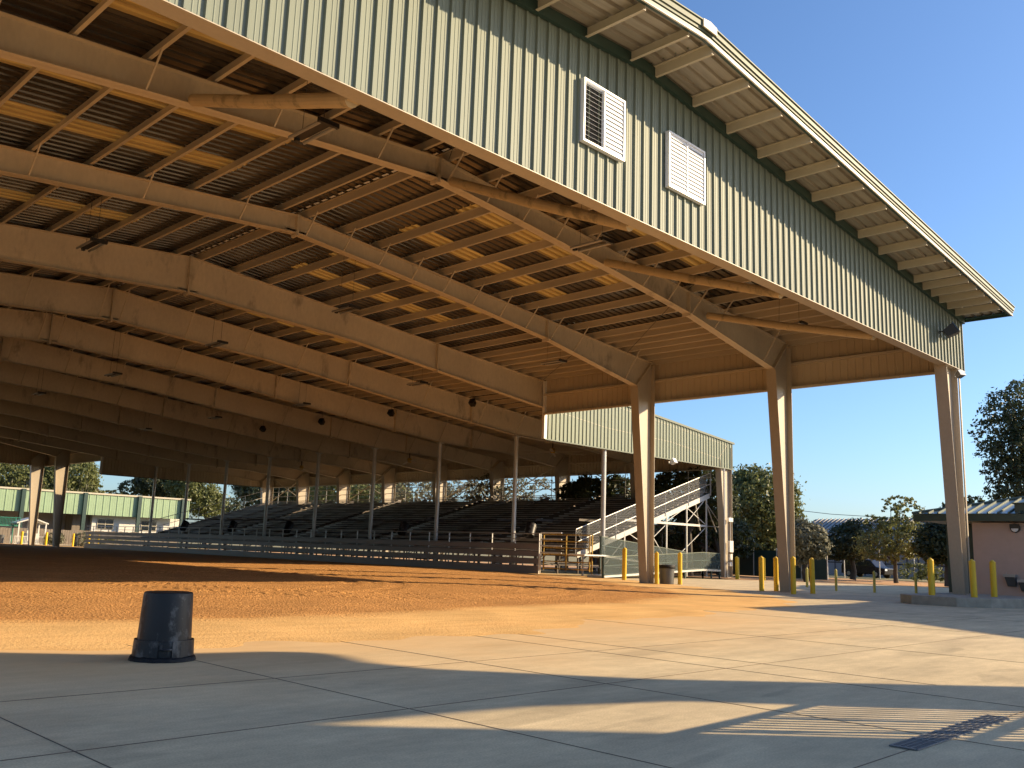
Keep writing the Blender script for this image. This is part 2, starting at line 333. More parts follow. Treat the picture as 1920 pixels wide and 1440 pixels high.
# ------------------------------------------------------------------ dimensions of the arena
HB, HE, SL, XR = 9.77, 12.17, .0838, -23.55        # opening height, eave height, roof slope, ridge x
def RZ(x): return HE - SL*(x if x > XR else 2*XR - x)
Y1, Y2, Y3, DB = 8.0, 16.08, 24.43, 8.373
FR = [0.3, Y1, Y2] + [Y3 + DB*i for i in range(10)] + [Y3+DB*10-.3]    # frame lines
YE2 = Y3 + DB*8; YE = Y3 + DB*10                     # far step, far gable
XE = 22.0; H2 = 8.31
def mx(x): return 2*XR - x                           # mirror about the ridge

exec_parts = []
# ================================================================== GROUND
g = MB(); g.add([(-900,-900,-.12),(1200,-900,-.12),(1200,1200,-.12),(-900,1200,-.12)], [(0,1,2,3)])
tag(g.build('ground', M['grass']), 'dry grass ground reaching to the horizon', 'ground', kind='structure')
g = MB(); g.add([(-120,-90,0),(27,-90,0),(27,-8,0),(24.5,9,0),(18,19.2,0),(10.5,23.2,0),(8.0,30,0),(-2,33,0),(-120,33,0)], [(0,1,2,3,4,5,6,7,8)])
tag(g.build('pavement', M['concrete']), 'pale concrete apron in front of the arena', 'pavement', kind='structure')
g = MB(); jw = .0042
JX = [-44.6,-41.5,-38.5,-35.42,-32.42,-29.75,-28.75,-24.5,-18.3,-12.1]
JY = [-21,-17.4,-13.8,-9.98,-6.15,-3.78]
for x in JX:
    y0, y1 = (-22, 1.5)
    if x in (-28.75,): y0, y1 = -8.6, -1.2
    g.box(x-jw, x+jw, y0, y1, .001, .004)
for y in JY:
    xs = sorted(JX)
    x0, x1 = -46, 6
    if y == -1.95: x0, x1 = -40, -30
    for a, b in zip([x0]+[q for q in xs if x0 < q < x1], [q for q in xs if x0 < q < x1]+[x1]): g.box(a+jw+.001, b-jw-.001, y-jw, y+jw, .001, .004)
M['joint'] = mat('slab_joint', (.17,.12,.08), .9, vary=.2, vscale=3)
tag(g.build('pavement_joints', M['joint']), 'dark control joints in the concrete', 'joints', kind='structure')

# dirt
EDGE = [(-90,1.2),(-60,.9),(-45,.5),(-37.1,.05),(-33.5,-.7),(-29.1,-1.35),(-24.4,0.0),(-18.9,.6),(-15.3,1.1),(-12,1.9),(-9.2,3.2),(-5.7,6.1),(-3.2,9.3),(0,14.4),(3.0,19.7),(5.2,25.0),(6,32),(6.3,120)]
def edge_d(x, y):
    best = 1e9; sg = 1
    for (ax, ay), (bx, by) in zip(EDGE, EDGE[1:]):
        dx, dy = bx-ax, by-ay; t = max(0, min(1, ((x-ax)*dx+(y-ay)*dy)/(dx*dx+dy*dy)))
        px, py = ax+t*dx, ay+t*dy; q = (x-px)**2+(y-py)**2
        if q < best: best = q; sg = 1 if dx*(y-ay)-dy*(x-ax) > 0 else -1
    return sg*math.sqrt(best)
def sms(a, b, t): t = max(0, min(1, (t-a)/(b-a))); return t*t*(3-2*t)
xs = [-88,-75,-62,-54,-48] + [-45+.16*i for i in range(int(50.8/.16)+1)] + [6.1,6.25]
ys = [-2.6+.13*i for i in range(int(20/.13))] ; yy = ys[-1]
while yy < 116: yy += .2 + (yy-17)*.012; ys.append(yy)
dm = MB(); cl = []
for y in ys:
    for x in xs:
        d = edge_d(x, y)
        n_ = noise.noise(Vector((x*.9, y*.9, 0)))
        n2 = noise.noise(Vector((x*5.5, y*5.5, 3)))
        n3 = noise.noise(Vector((x*.25, y*.25, 7)))
        c = sms(2.2, 6.0, d + n3*1.0)
        h = -.02 + .028*sms(-1, .8, d + n_*.9) + .17*sms(.6, 13, d) + .012*n_*sms(0, 2, d) + n2*(.004 + .016*c)*sms(0, 1.2, d)
        if d > 1.5:
            for (cx_, cy_, rd_) in ((-21.5,15.2,8.9),(-21.5,15.2,7.3),(-13.0,19.0,9.2),(-13.0,19.0,7.8),(-30,20,10.5),(-30,20,12.1)):
                o_ = abs(math.hypot(x-cx_, y-cy_)-rd_)
                if o_ < .5: h += (-.018 if o_ < .26 else .013)*c
            h += .006*math.sin((y*.94+x*.34+n3*1.5)*5.2)*c
        if d < -1.6: h = -.06
        dm.v.append((x, y, h)); cl.append(c)
nx = len(xs)
for j in range(len(ys)-1):
    for i in range(nx-1):
        a = j*nx+i; dm.f.append((a, a+1, a+1+nx, a+nx)); dm.mi.append(0)
do = dm.build('arena_dirt', M['dirt'], smooth=True)
at_ = do.data.attributes.new('clump', 'FLOAT', 'POINT'); at_.data.foreach_set('value', cl)
tag(do, 'raked orange dirt floor of the arena', 'dirt', kind='structure')
# strips beyond the apron
def strip(name, mt, pts, z, label):
    q = MB(); q.add([(x, y, z) for x, y in pts], [tuple(range(len(pts)))]); tag(q.build(name, mt), label, name.replace('_', ' '), kind='structure')
strip('sand_track', M['sand'], [(18,19.3),(24.6,9.1),(27.1,-8),(27.2,-80),(44,-80),(45,10),(41,28),(38,60),(36,130),(26,130),(24,60)], -.06, 'orange sand track beyond the concrete')
strip('lawn', M['grass'], [(45.2,10),(44.2,-80),(66,-80),(74,20),(64,44),(62,130),(36.2,130),(38.2,60),(41.2,28)], -.05, 'dry lawn strip')
strip('road', M['asphalt'], [(66.2,-80),(74.2,20),(64.2,44),(62.2,130),(72,130),(74,46),(84,22),(78,-80)], -.04, 'road behind the lawn')
strip('yard', M['concrete'], [(-60,117.5),(14,117.5),(14,134),(-60,134)], .02, 'concrete yard at the far end')

# ================================================================== ARENA BUILDING
A = thing('arena_building', 'huge open-sided arena with arched tan steel frames and sage green ribbed gable', 'arena', (0,0,0))
PIT = .37
def roof_cells(intervals_fn, y0, y1, mb):
    y = y0
    while y < y1-1e-6:
        p = min(PIT, y1-y)
        offs = [(0,0),(.56,0),(.66,.075),(.86,.075),(.94,0),(1,0)]
        for xa, xb in intervals_fn(y+p/2):
            vs = []
            for o, dz in offs: vs += [(xa, y+o*p, RZ(xa)+dz), (xb, y+o*p, RZ(xb)+dz)]
            mb.add(vs, [(2*i, 2*i+1, 2*i+3, 2*i+2) for i in range(len(offs)-1)])
        y += p
SKYL = []
bays = list(zip(FR[:-1], FR[1:]))
for i, (a, b) in enumerate(bays):
    for o in (2.05, 5.2): SKYL.append((a + o, a + o + 3*PIT))
# snap the strips to the rib grid, separate for the three lengths of roof
def in_sky(y): return any(a <= y < b for a, b in SKYL)
RX = (-19.9, -10.75); LX = (mx(-10.75), mx(-19.9))
rm_ = MB()
def iv_main(y, xl, xr):
    if in_sky(y): return [(xl, LX[0]), (LX[1], XR), (XR, RX[0]), (RX[1], xr)]
    return [(xl, XR), (XR, xr)]
roof_cells(lambda y: iv_main(y, mx(.28), .28), 0.02, Y3, rm_)
roof_cells(lambda y: iv_main(y, mx(XE+.15), XE+.15), Y3, YE2, rm_)
roof_cells(lambda y: iv_main(y, mx(.28), .28), YE2, YE, rm_)
rm_.build('roof', M['roof'], A)
so_ = MB(); roof_cells(lambda y: [(mx(.28), XR), (XR, .28)], -1.9, 0.0, so_)
so_.build('overhang_sheet', M['soffit'], A)
for (a, b) in SKYL:
    for (xa, xb) in (RX, LX):
        q = MB()
        for base, end in ((.02, Y3), (Y3, YE2), (YE2, YE)):
            y = base
            while y < end-1e-6:
                p = min(PIT, end-y); c = y+p/2
                if a <= c < b:
                    offs = [(0,0),(.56,0),(.66,.075),(.86,.075),(.94,0),(1,0)]; vs = []
                    for o, dz in offs: vs += [(xa, y+o*p, RZ(xa)+dz), (xb, y+o*p, RZ(xb)+dz)]
                    q.add(vs, [(2*i, 2*i+1, 2*i+3, 2*i+2) for i in range(5)])
                y += p
        if q.v: q.build('skylight_panel', M['sky'], A)
# ridge cap with its pale end piece, rake trim, eave trim
q = MB()
q.poly([(XR-.35, RZ(XR-.35)+.07), (XR, RZ(XR)+.12), (XR+.35, RZ(XR+.35)+.07), (XR+.35, RZ(XR+.35)+.10), (XR, RZ(XR)+.15), (XR-.35, RZ(XR-.35)+.10)], 'y', -1.93, YE)
q.build('ridge_cap', M['trim'], A, recalc=True)
q = MB()
q.poly([(XR-.30, RZ(XR-.30)+.04), (XR+.30, RZ(XR+.30)+.04), (XR+.30, RZ(XR+.30)+.24), (XR, RZ(XR)+.26), (XR-.30, RZ(XR-.30)+.24)], 'y', -2.11, -2.07)
q.build('ridge_end_cap', M['outlook'], A, recalc=True)
for s in (1, -1):
    f = (lambda x: x) if s > 0 else mx
    q = MB()
    def rk(z0, z1, y0, y1):
        xa, xb = XR+.001*s, f(.3)
        vs = []
        for x in (xa, xb): vs += [(x,y0,RZ(x)+z0),(x,y1,RZ(x)+z0),(x,y1,RZ(x)+z1),(x,y0,RZ(x)+z1)]
        q.add(vs, [(0,1,2,3),(7,6,5,4),(0,4,5,1),(1,5,6,2),(2,6,7,3),(3,7,4,0)])
    rk(.06, .20, -2.06, -1.90); rk(-.02, .058, -2.02, -1.90); rk(.202, .235, -2.10, -1.86)
    q.cur = 1; rk(-.15, -.022, -1.985, -1.86)
    q.cur = 2; rk(-.165, -.152, -2.00, -1.955)
    q.build('rake_trim', [M['trim'], M['dtrim'], M['white']], A, recalc=True)
    q = MB(); xa, xb = sorted((f(.28), f(.34))); q.box(xa, xb, -1.9, Y3-.02, HE-.16, HE+.05)
    xa, xb = sorted((f(.02), f(.28))); q.box(xa, xb, -1.88, -.06, HE-.07, HE-.045)
    q.build('eave_trim', M['dtrim'], A)
    # dark band where wall meets overhang
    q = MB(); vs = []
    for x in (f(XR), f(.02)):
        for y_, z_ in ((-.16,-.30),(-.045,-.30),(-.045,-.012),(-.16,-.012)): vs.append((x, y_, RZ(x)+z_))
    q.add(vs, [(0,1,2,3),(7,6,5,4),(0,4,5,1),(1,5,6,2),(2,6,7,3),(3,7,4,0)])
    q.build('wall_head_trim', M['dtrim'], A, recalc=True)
# ribbed wall panels -------------------------------------------------
def ribwall(mb, p0, p1, zb, zt, outn, pitch=PIT, h=.055, cut=()):
    # vertical ribbed sheet from p0 to p1 (x,y); zt: function of (x,y); outn: outward normal (x,y); cut: (s0,s1,z0,z1) openings
    L_ = math.hypot(p1[0]-p0[0], p1[1]-p0[1]); ux, uy = (p1[0]-p0[0])/L_, (p1[1]-p0[1])/L_
    n = max(1, round(L_/pitch)); p = L_/n
    prof = [(0,0),(.20,0),(.23,.007),(.26,.007),(.29,0),(.47,0),(.50,.007),(.53,.007),(.56,0),(.77,0),(.81,h),(.92,h),(.97,0)]
    cols = []
    for i in range(n):
        for o, d in prof: cols.append((i*p+o*p, d))
    cols.append((L_, 0))
    vs = []; fs = []
    for s_, d in cols:
        x = p0[0]+ux*s_+outn[0]*d; y = p0[1]+uy*s_+outn[1]*d
        vs += [(x, y, zb(s_) if callable(zb) else zb), (x, y, zt(p0[0]+ux*s_, p0[1]+uy*s_))]
    flip = (ux*outn[1]-uy*outn[0]) > 0
    for i in range(len(cols)-1):
        a = (2*i, 2*i+2, 2*i+3, 2*i+1); fs.append(tuple(reversed(a)) if flip else a)
    mb.add(vs, fs)
q = MB(); ribwall(q, (mx(0), 0), (0, 0), HB, lambda x, y: RZ(x)-.01, (0,-1)); q.build('gable_wall', M['green'], A)
q = MB(); ribwall(q, (mx(0), YE), (0, YE), HB, lambda x, y: RZ(x)-.01, (0,1)); q.build('gable_wall', M['green'], A)
for s in (1, -1):
    f = (lambda x: x) if s > 0 else mx
    for ya, yb in ((0, Y3), (YE2, YE)):
        q = MB(); ribwall(q, (f(0), ya), (f(0), yb), HB, lambda x, y: RZ(x)-.02, (s, 0), h=.034); q.build('side_wall', M['green2'], A)
    q = MB(); ribwall(q, (f(XE), Y3), (f(XE), YE2), H2 if s > 0 else .2, lambda x, y: RZ(x)-.02, (s, 0)); q.build('side_wall', M['green2'], A)  # left sheet carried down to the ground, added to darken the interior
    for yw, ny in ((Y3, -1), (YE2, 1)):
        q = MB(); ribwall(q, (f(0)+.0*s, yw), (f(XE), yw), H2, lambda x, y: RZ(x)-.01, (0, ny)); q.build('grandstand_gable_wall', M['green2'], A)
        q = MB()
        x0, x1 = sorted((f(0.0), f(XE+.02)))
        q.box(x0, x1, yw-.07 if ny < 0 else yw-.02, yw+.02 if ny < 0 else yw+.07, H2-.07, H2)
        vs = []
        for x in (f(0.3), f(XE+.2)):
            for y_, z_ in ((-.10,-.06),(.0,-.06),(.0,.09),(-.10,.09)): vs.append((x, yw - ny*y_ if ny > 0 else yw+y_, RZ(x)+z_))
        q.add(vs, [(0,1,2,3),(7,6,5,4),(0,4,5,1),(1,5,6,2),(2,6,7,3),(3,7,4,0)])
        q.build('fascia_trim', M['trim'], A, recalc=True)
        # corner trim at the step
        q = MB(); xa, xb = sorted((f(-.14), f(.10))); q.box(xa, xb, yw-.10, yw+.10, H2-.02, RZ(f(0))-.3); q.build('corner_trim', M['white'] if s > 0 else M['trim'], A)
# header beams under the gable wall and girts on the side walls
q = MB(); q.box(mx(0)+.3, -.22, .03, .37, HB-.015, HB+.02); q.box(mx(0)+.3, -.22, .35, .37, HB+.02, HB+.22); q.box(mx(0), 0, -.066, -.002, HB-.035, HB-.016)
q.build('header_beam', M['steel'], A)
q = MB(); q.box(mx(0)+.3, -.22, YE-.37, YE-.03, HB-.015, HB+.03); q.build('header_beam', M['steel'], A)
def girts(xw, s, ya, yb, zs):
    for z in zs:
        q = MB(); x0, x1 = sorted((xw-.03*s, xw-.24*s)); q.box(x0, x1, ya+.3, yb-.05, z, z+.02); xa, xb = sorted((xw-.22*s, xw-.24*s)); q.box(xa, xb, ya+.3, yb-.05, z+.02, z+.10)
        q.build('girt', M['purlin'], A)
for s in (1, -1):
    f = 0 if s > 0 else mx(0)
    girts(f, s, 0, Y3, (HB-.01, 10.95)); girts(f, s, YE2, YE, (HB-.01, 10.95))
    girts(XE if s > 0 else mx(XE), s, Y3, YE2, (H2-.01, 9.35))
# louvred vents in the gable
def vent(x0, x1, z0, z1, half_open):
    v = MB(); y0, y1 = -.17, -.05
    v.box(x0-.05, x0, y0, -.04, z0-.05, z1+.05); v.box(x1, x1+.05, y0, -.04, z0-.05, z1+.05)
    v.box(x0, x1, y0, -.04, z1, z1+.05); v.box(x0, x1, y0, -.04, z0-.05, z0)
    v.box((x0+x1)/2-.015, (x0+x1)/2+.015, y0+.01, -.06, z0, z1)
    v.cur = 1; v.box(x0+.001, x1-.001, -.047, -.042, z0, z1); v.cur = 0
    o = v.build('louver_vent', [M['louver'], M['dark']], A)
    sl_ = MB(); n = 13; dz = (z1-z0)/n
    for i in range(n):
        z = z0+i*dz
        for k, (a, b) in enumerate(((x0+.005, (x0+x1)/2-.016), ((x0+x1)/2+.016, x1-.005))):
            opn = half_open and k == 0
            if opn: vs = [(a,-.15,z+.012),(b,-.15,z+.012),(b,-.055,z+.075),(a,-.055,z+.075)]
            else: vs = [(a,-.155,z+.004),(b,-.155,z+.004),(b,-.125,z+dz+.008),(a,-.125,z+dz+.008)]
            vs2 = [(p[0], p[1]+.006, p[2]+.006) for p in vs]
            sl_.add(vs+vs2, [(0,1,2,3),(7,6,5,4),(0,4,5,1),(1,5,6,2),(2,6,7,3),(3,7,4,0)])
    sl_.build('slats', M['louver'], o, recalc=True)
    if half_open: o['label'] = 'left vent whose left half of slats stands open'
vent(-25.92, -24.42, 11.08, 12.58, True); vent(-22.42, -20.78, 11.06, 12.52, False)
# purlins ------------------------------------------------------------
PH = .30
def cee(mb, x, y0, y1, ztop, h=PH, flip=1, wd=.09):
    t = .012
    mb.box(x-t/2, x+t/2, y0, y1, ztop-h, ztop)
    xa, xb = sorted((x+flip*t/2, x+flip*wd)); mb.box(xa, xb, y0, y1, ztop-h, ztop-h+t)
    xa, xb = sorted((x-flip*t/2, x-flip*wd)); mb.box(xa, xb, y0, y1, ztop-t, ztop-.001)
PX = [-23.12+1.755*k for k in range(10)] + [-5.75, -4.84, -3.94, -3.05, -2.17, -1.2, -.35]
PXL = [-24.15-1.755*k for k in range(10)] + [mx(q)for q in (-4.9,-3.1,-1.2)]
for xlist, fl in ((PX, 1), (PXL, -1)):
    for x in xlist:
        q = MB(); cee(q, x, .4, YE-.1, RZ(x)-.012, flip=fl); q.build('purlin', M['purlin'], A)
for xlist, fl in ((PX[:-1], 1), (PXL, -1)):
    for x in xlist:
        q = MB(); cee(q, x, -1.88, -.17, RZ(x)-.012, h=.27, flip=fl, wd=.085); q.build('outlooker', M['outlook'], A)
for k in range(17):
    x = .9+1.27*k
    q = MB(); cee(q, x, Y3+.05, YE2-.1, RZ(x)-.012); q.build('purlin', M['purlin'], A)
# rafters, columns, posts -------------------------------------------
def rafter(y, typ):
    fw = .19; q = MB()
    def U(x): 
        z = RZ(x)-PH-.02
        if typ == 1: z -= .10*min(1, abs(x)/20) 
        return z
    if typ == 1:
        low = [(XR,13.03),(-19.5,12.71),(-14.4,12.22),(-9.3,11.66),(-2.12,10.45)]
        end = [(-.70, U(-.70))]; spl = [-9.3, XR+.02]
    else:
        low = [(XR,12.22),(-14.6,11.72),(-8.9,11.12),(-.54,10.28),(6.2,9.68),(13.5,9.55),(19.9,8.95)]
        end = [(21.2, U(21.2))]; spl = [-8.9, XR+.02, 1.5, 9.5]
    xs_u = [XR] + [p[0] for p in low[1:]] + [end[0][0]]
    upr = [(x, U(x)) for x in xs_u]
    rl = low + [(low[-1][0]+.001, low[-1][1])]
    left_low = [(mx(x), z) for x, z in reversed(low)]
    left_up = [(mx(x), z) for x, z in reversed(upr)]
    lowf = left_low[:-1] + low; upf = left_up[:-1] + upr
    # web as quads between sampled lower and upper lines
    xs_all = sorted(set([x for x, _ in lowf]))
    def interp(P_, x):
        for (a, za), (b, zb) in zip(P_, P_[1:]):
            if a <= x <= b: return za+(zb-za)*(x-a)/(b-a) if b > a else za
        return P_[-1][1]
    t = .012
    vs = []
    for x in xs_all: vs += [(x,y-t,interp(lowf,x)),(x,y+t,interp(lowf,x)),(x,y+t,interp(upf,x)),(x,y-t,interp(upf,x))]
    # knees
    xk, zk = low[-1]; vs = [(mx(end[0][0]),y-t,end[0][1]),(mx(end[0][0]),y+t,end[0][1]),(mx(end[0][0]),y+t,end[0][1]+.002),(mx(end[0][0]),y-t,end[0][1]+.002)] + vs + \
        [(end[0][0],y-t,end[0][1]),(end[0][0],y+t,end[0][1]),(end[0][0],y+t,end[0][1]+.002),(end[0][0],y-t,end[0][1]+.002)]
    n = len(vs)//4; fs = []
    for i in range(n-1):
        b = 4*i
        for k in range(4): k2 = (k+1) % 4; fs.append((b+k2, b+k, b+4+k, b+4+k2))
    q.add(vs, fs)
    q.ribbon(lowf, y-fw, y+fw, .022); q.ribbon(upf, y-fw, y+fw, .02)
    # end plates and splice stiffeners
    for sgn in (1, -1):
        F = (lambda x: x) if sgn > 0 else mx
        a = (F(xk), zk-.03); b = (F(end[0][0]), end[0][1]+.02)
        q.beam((a[0], y, a[1]), (b[0], y, b[1]), fw*2+.04, .05, (0,1,0)) if False else q.poly([(a[0]-.025,a[1]),(a[0]+.025,a[1]),(b[0]+.025,b[1]),(b[0]-.025,b[1])], 'y', y-fw-.01, y+fw+.01)
        for x in spl:
            x_ = F(x); zl, zu = interp(lowf, x_), interp(upf, x_)
            q.box(x_-.025, x_+.025, y-fw-.01, y+fw+.01, zl-.12, zu+.03)
            q.poly([(x_-.45, zl+.10),(x_+.45, zl+.10),(x_+.45, zl+.115),(x_-.45, zl+.115)], 'y', y-.10, y-.012)
    return q.build('rafter', M['rafter'], A, recalc=True), (lambda x: interp(lowf, x))
def column(y, typ, s=1, fw=.25):
    F = (lambda x: x) if s > 0 else mx
    if typ == 1: inn = [(-1.12,0),(-2.1,10.42)]; out = -.55; top = [(-.70, RZ(0)-.44), (-.55, RZ(0)-.42)]
    elif typ == 0: inn = [(-1.12,.34),(-1.95,9.9)]; out = -.70; top = [(-.9, RZ(0)-.42), (-.70, RZ(0)-.40)]
    else: inn = [(20.95,0),(20.15,8.9)]; out = 21.78; top = [(21.2, RZ(22)-.5), (21.78, RZ(22)-.36)]
    z0 = inn[0][1]
    q = MB(); t = .012
    pts = [(F(out), z0), (F(inn[0][0]), z0), (F(inn[1][0]), inn[1][1]), (F(top[0][0]), top[0][1]), (F(out), top[1][1])]
    if s < 0: pts = pts[::-1]
    q.poly(pts, 'y', y-t, y+t)
    # flanges
    (a, za), (b, zb) = inn
    q.poly([(F(a-.012),za),(F(a+.012),za),(F(b+.012),zb),(F(b-.012),zb)], 'y', y-fw, y+fw)
    q.poly([(F(out-.012),z0),(F(out+.012),z0),(F(out+.012),top[1][1]),(F(out-.012),top[1][1])], 'y', y-fw, y+fw)
    o_ = q.build('column', M['steel'], A, recalc=True)
    b_ = MB(); xa, xb = sorted((F(inn[0][0]-.1*1), F(out+.08))); b_.box(xa, xb, y-fw-.06, y+fw+.06, z0+.0, z0+.03); b_.build('base_plate', M['steel'], o_)
for k, y in enumerate(FR):
    if k in (0, len(FR)-1):
        for s in (1, -1): column(y, 0 if (k == 0 and s > 0) else 1, s)
        continue
    t3 = (Y3-.1 <= y <= YE2+.1)
    yy_ = y + (.18 if abs(y-Y3) < .1 else -.18 if abs(y-YE2) < .1 else 0)
    ro, lowz = rafter(yy_, 3 if t3 else 1)
    for s in (1, -1): column(yy_, 3 if t3 else 1, s)
    if k <= 8:       # angle braces from purlins down to the lower flange
        xs_b = [x for i, x in enumerate(PX[:10]) if (k <= 2 or i % 2 == 0)] + [PX[13]] + [x for i, x in enumerate(PXL[:8]) if (k <= 2 and i > 0 and i % 2 == 1) or (k > 2 and i % 2 == 0)]
        if t3: xs_b += [.9+1.27*q_ for q_ in (1, 4, 7, 10, 12, 14)]
        for x in xs_b:
            b_ = MB(); zl = lowz(x); top = RZ(x)-PH-.0
            sg_ = 1 if abs(y-Y3) < .1 else -1; b_.beam((x-.05, yy_+.17*sg_, zl+.04), (x-.05, yy_+sg_*(.17+.85*min(1.15, (top-zl))), top+.04), .045, .045); b_.build('flange_brace', M['purlin'], ro)
XP = 6.2
for i in range(9):
    y = Y3 + DB*i + (.25 if i == 0 else -.25 if i == 8 else 0)
    q = MB(); q.tube([(XP, y, -.1), (XP, y, 9.66 if 0 < i < 8 else 9.6)], .16, 12); q.box(XP-.25, XP+.25, y-.2, y+.2, 9.58, 9.66)
    q.build('interior_post', M['galv'], A, smooth=False)
# pipe braces from the header up to the first rafter
for x0_ in (-31.9, -23.15, -15.2, -8.1):
    q = MB(); a = Vector((x0_-.15, .45, HB+.05)); b = Vector((x0_+.1, Y1-.25, 12.7 if x0_ < -20 else 12.2 if x0_ < -12 else 11.7)); b.z = RZ(x0_)-PH-.75
    q.tube([a, a.lerp(b, .5)+Vector((0,0,-.05)), b], .155, 14, cap=True); q.box(a.x-.13, a.x+.13, .02, .5, HB+.0, HB+.28)
    q.build('pipe_brace', M['roller'], A, smooth=False)
# rod bracing
for xa, ya, xb, yb in ((-28.3,.5,-23.2,7.8),(-14.5,.5,-9.5,7.8),(-9.3,8.2,-3,15.9),(-5.7,16.3,-.5,24.2)):
    q = MB(); q.tube([(xa, ya, RZ(xa)-.34), (xb, yb, RZ(xb)-.34)], .012, 5); q.build('tie_rod', M['dark'], A)
for i in (1, 2, 3, 5, 7):
    ya = Y3+DB*i; q = MB(); q.tube([(21.5, ya+.3, 9.6), (21.5, ya+DB-.3, 6.4)], .05, 6); q.tube([(21.5, ya+DB-.3, 9.6), (21.5, ya+.3, 6.4)], .05, 6); q.build('cross_brace', M['purlin'], A)
# electrical boxes on the outer corner column
ye_ = Y3+.18-.30
q = MB(); q.box(21.1,21.6,ye_-.14,ye_+.03,1.9,2.75); q.box(21.2,21.5,ye_-.12,ye_+.03,1.3,1.75); q.box(21.15,21.45,ye_-.12,ye_+.03,.85,1.15); q.tube([(21.35,ye_-.04,2.7),(21.35,ye_-.04,4.6)],.03,6); q.box(21.05,21.65,ye_-.10,ye_+.03,4.2,4.5)
q.build('electrical_boxes', M['white'], A)
# downspouts
q = MB(); q.tube([(20.55, Y3-.12, 0), (20.55, Y3-.12, H2-.1)], .07, 8); q.build('downspout', M['galv'], A)
q = MB(); q.box(-.62, -.52, .0, .045, .34, HB-.05); q.build('downspout', M['steel'], A)
# white strips painted in for daylight coming through the ridge slots
q = MB()
for i in range(200):
    y = 2+i*.52
    if y > 100: break
    q.box(XR+.20, XR+.30, y, y+.30, RZ(XR+.25)-.028, RZ(XR+.25)-.022)
M['slot'] = mat('ridge_slot_daylight', (.8,.8,.8), .5, translucent=.8)
q.build('ridge_daylight_strips', M['louver'], A)
# corner wall boxes
q = MB(); q.box(-.55,-.2, -.16,-.13, 9.1, 9.6)

# ================================================================== GRANDSTAND
G = thing('grandstand', 'long dark aluminium grandstand of two dozen seat rows behind the arena fence', 'grandstand', (4.6, 25.5, 0))
GL = (4.6, 25.5, 0)
ya, yb = 25.62, 90.0
AIS = [35.0, 48.6, 61.8, 75.0]
segs = []; p_ = ya
for a in AIS: segs.append((p_, a-.65)); p_ = a+.65
segs.append((p_, yb))
NR = 24
def gb(mb, name, mt, par=None): return mb.build(name, mt, par or G, loc=GL) if par is None else mb.build(name, mt, par)
def gpart(mb, name, mt):
    me_v = [tuple(Vector(v)-Vector(GL)) for v in mb.v]; mb.v = me_v; return mb.build(name, mt, G)
for i in range(NR):
    x = 4.75+.65*i; z = 1.40+.2*i
    q = MB(); q.box(x, x+.56, ya, yb, z-.05, z); q.box(x-.03, x-.005, ya, yb, z-.19, z-.01); gpart(q, 'foot_plank', M['plank'])
    if i > 0:
        q = MB()
        for a, b in segs: q.box(x+.30, x+.56, a, b, z+.38, z+.43)
        gpart(q, 'seat_plank', M['seatp'])
        q = MB()
for a in AIS:
    q = MB()
    for i in range(NR-1):
        x = 4.75+.65*i; z = 1.40+.2*i
        q.box(x+.30, x+.62, a-.5, a+.5, z+.06, z+.10); q.box(x+.29, x+.33, a-.5, a+.5, z+.10, z+.14)
    gpart(q, 'aisle_steps', M['alu'])
def zs(x): return 1.42+.3075*(x-4.6)
for i, y in enumerate([25.5]+[29.6+4.2*k for k in range(14)]+[90.1]):
    q = MB(); mt = M['sunlit_alu'] if i == 0 else M['plank']
    q.poly([(4.6, zs(4.6)-.30),(4.6, zs(4.6)+.07),(20.35, zs(20.35)+.07),(20.35, zs(20.35)-.30)], 'y', y-.03, y+.03)
    for x in (5.2, 7.4, 9.6, 12.0, 14.6, 17.2, 19.9): q.box(x-.05, x+.05, y-.045, y+.045, 0, zs(x)-.05)
    q.box(9.6, 19.9, y-.04, y+.04, 3.72, 3.88); q.box(5.2, 19.9, y-.03, y+.03, .55, .62)
    for x0, x1, z0, z1 in ((14.6,17.2,3.9,5.1),(17.2,19.9,5.1,3.9),(17.2,19.9,3.9,5.9),(9.6,14.6,.6,3.7),(12,14.6,3.7,1.2),(14.6,19.9,.6,3.7),(9.6,12,3.1,2.2),(7.4,9.6,.6,2.4)):
        q.beam((x0,y+.05,z0),(x1,y+.05,z1),.05,.05)
    gpart(q, 'support_frame', mt)
q = MB()
for k in range(12):
    q.tube([(20.0, 25.6+.0*k, 5.6-.0*k), (21.5, 25.6, 3.4)], .05, 6) if k == 0 else None
gpart(q, 'tie_brace', M['galv'])
# end railing (near end) with chain link, far end railing
def slope_rail(y, mt, name, mesh_=True):
    q = MB(); zt = lambda x: 2.95+.3095*(x-4.4); zm = lambda x: 2.12+.3085*(x-4.4)
    q.tube([(4.4,y,zt(4.4)),(20.4,y,zt(20.4))], .035, 8); q.tube([(4.4,y,zm(4.4)),(20.4,y,zm(20.4))], .028, 8)
    for x in (4.4, 5.7, 8.6, 11.5, 14.4, 17.4, 20.4): q.tube([(x,y,zs(x)-.15),(x,y,zt(x))], .03, 6)
    o = gpart(q, name, mt)
    if mesh_:
        c = MB(); stp = .13; n = int(16/stp)
        for k in range(-8, n):
            for sg in (1, -1):
                x0 = 4.4+k*stp; x1 = x0 + sg*1.0; za = zs(x0)+.1; zb_ = zt(x1)-.02
                if sg < 0: x0, x1 = x0+1.0, x0
                if min(x0, x1) < 4.4 or max(x0, x1) > 20.4: continue
                za, zb_ = zs(x0)+.1, zt(x1)-.02
                c.tube([(x0,y,za),(x1,y,zb_)], .007, 3, cap=False)
        gpart(c, 'chain_link', M['galv'])
slope_rail(25.45, M['galv'], 'handrail'); slope_rail(90.15, M['galv'], 'handrail', False)
q = MB()
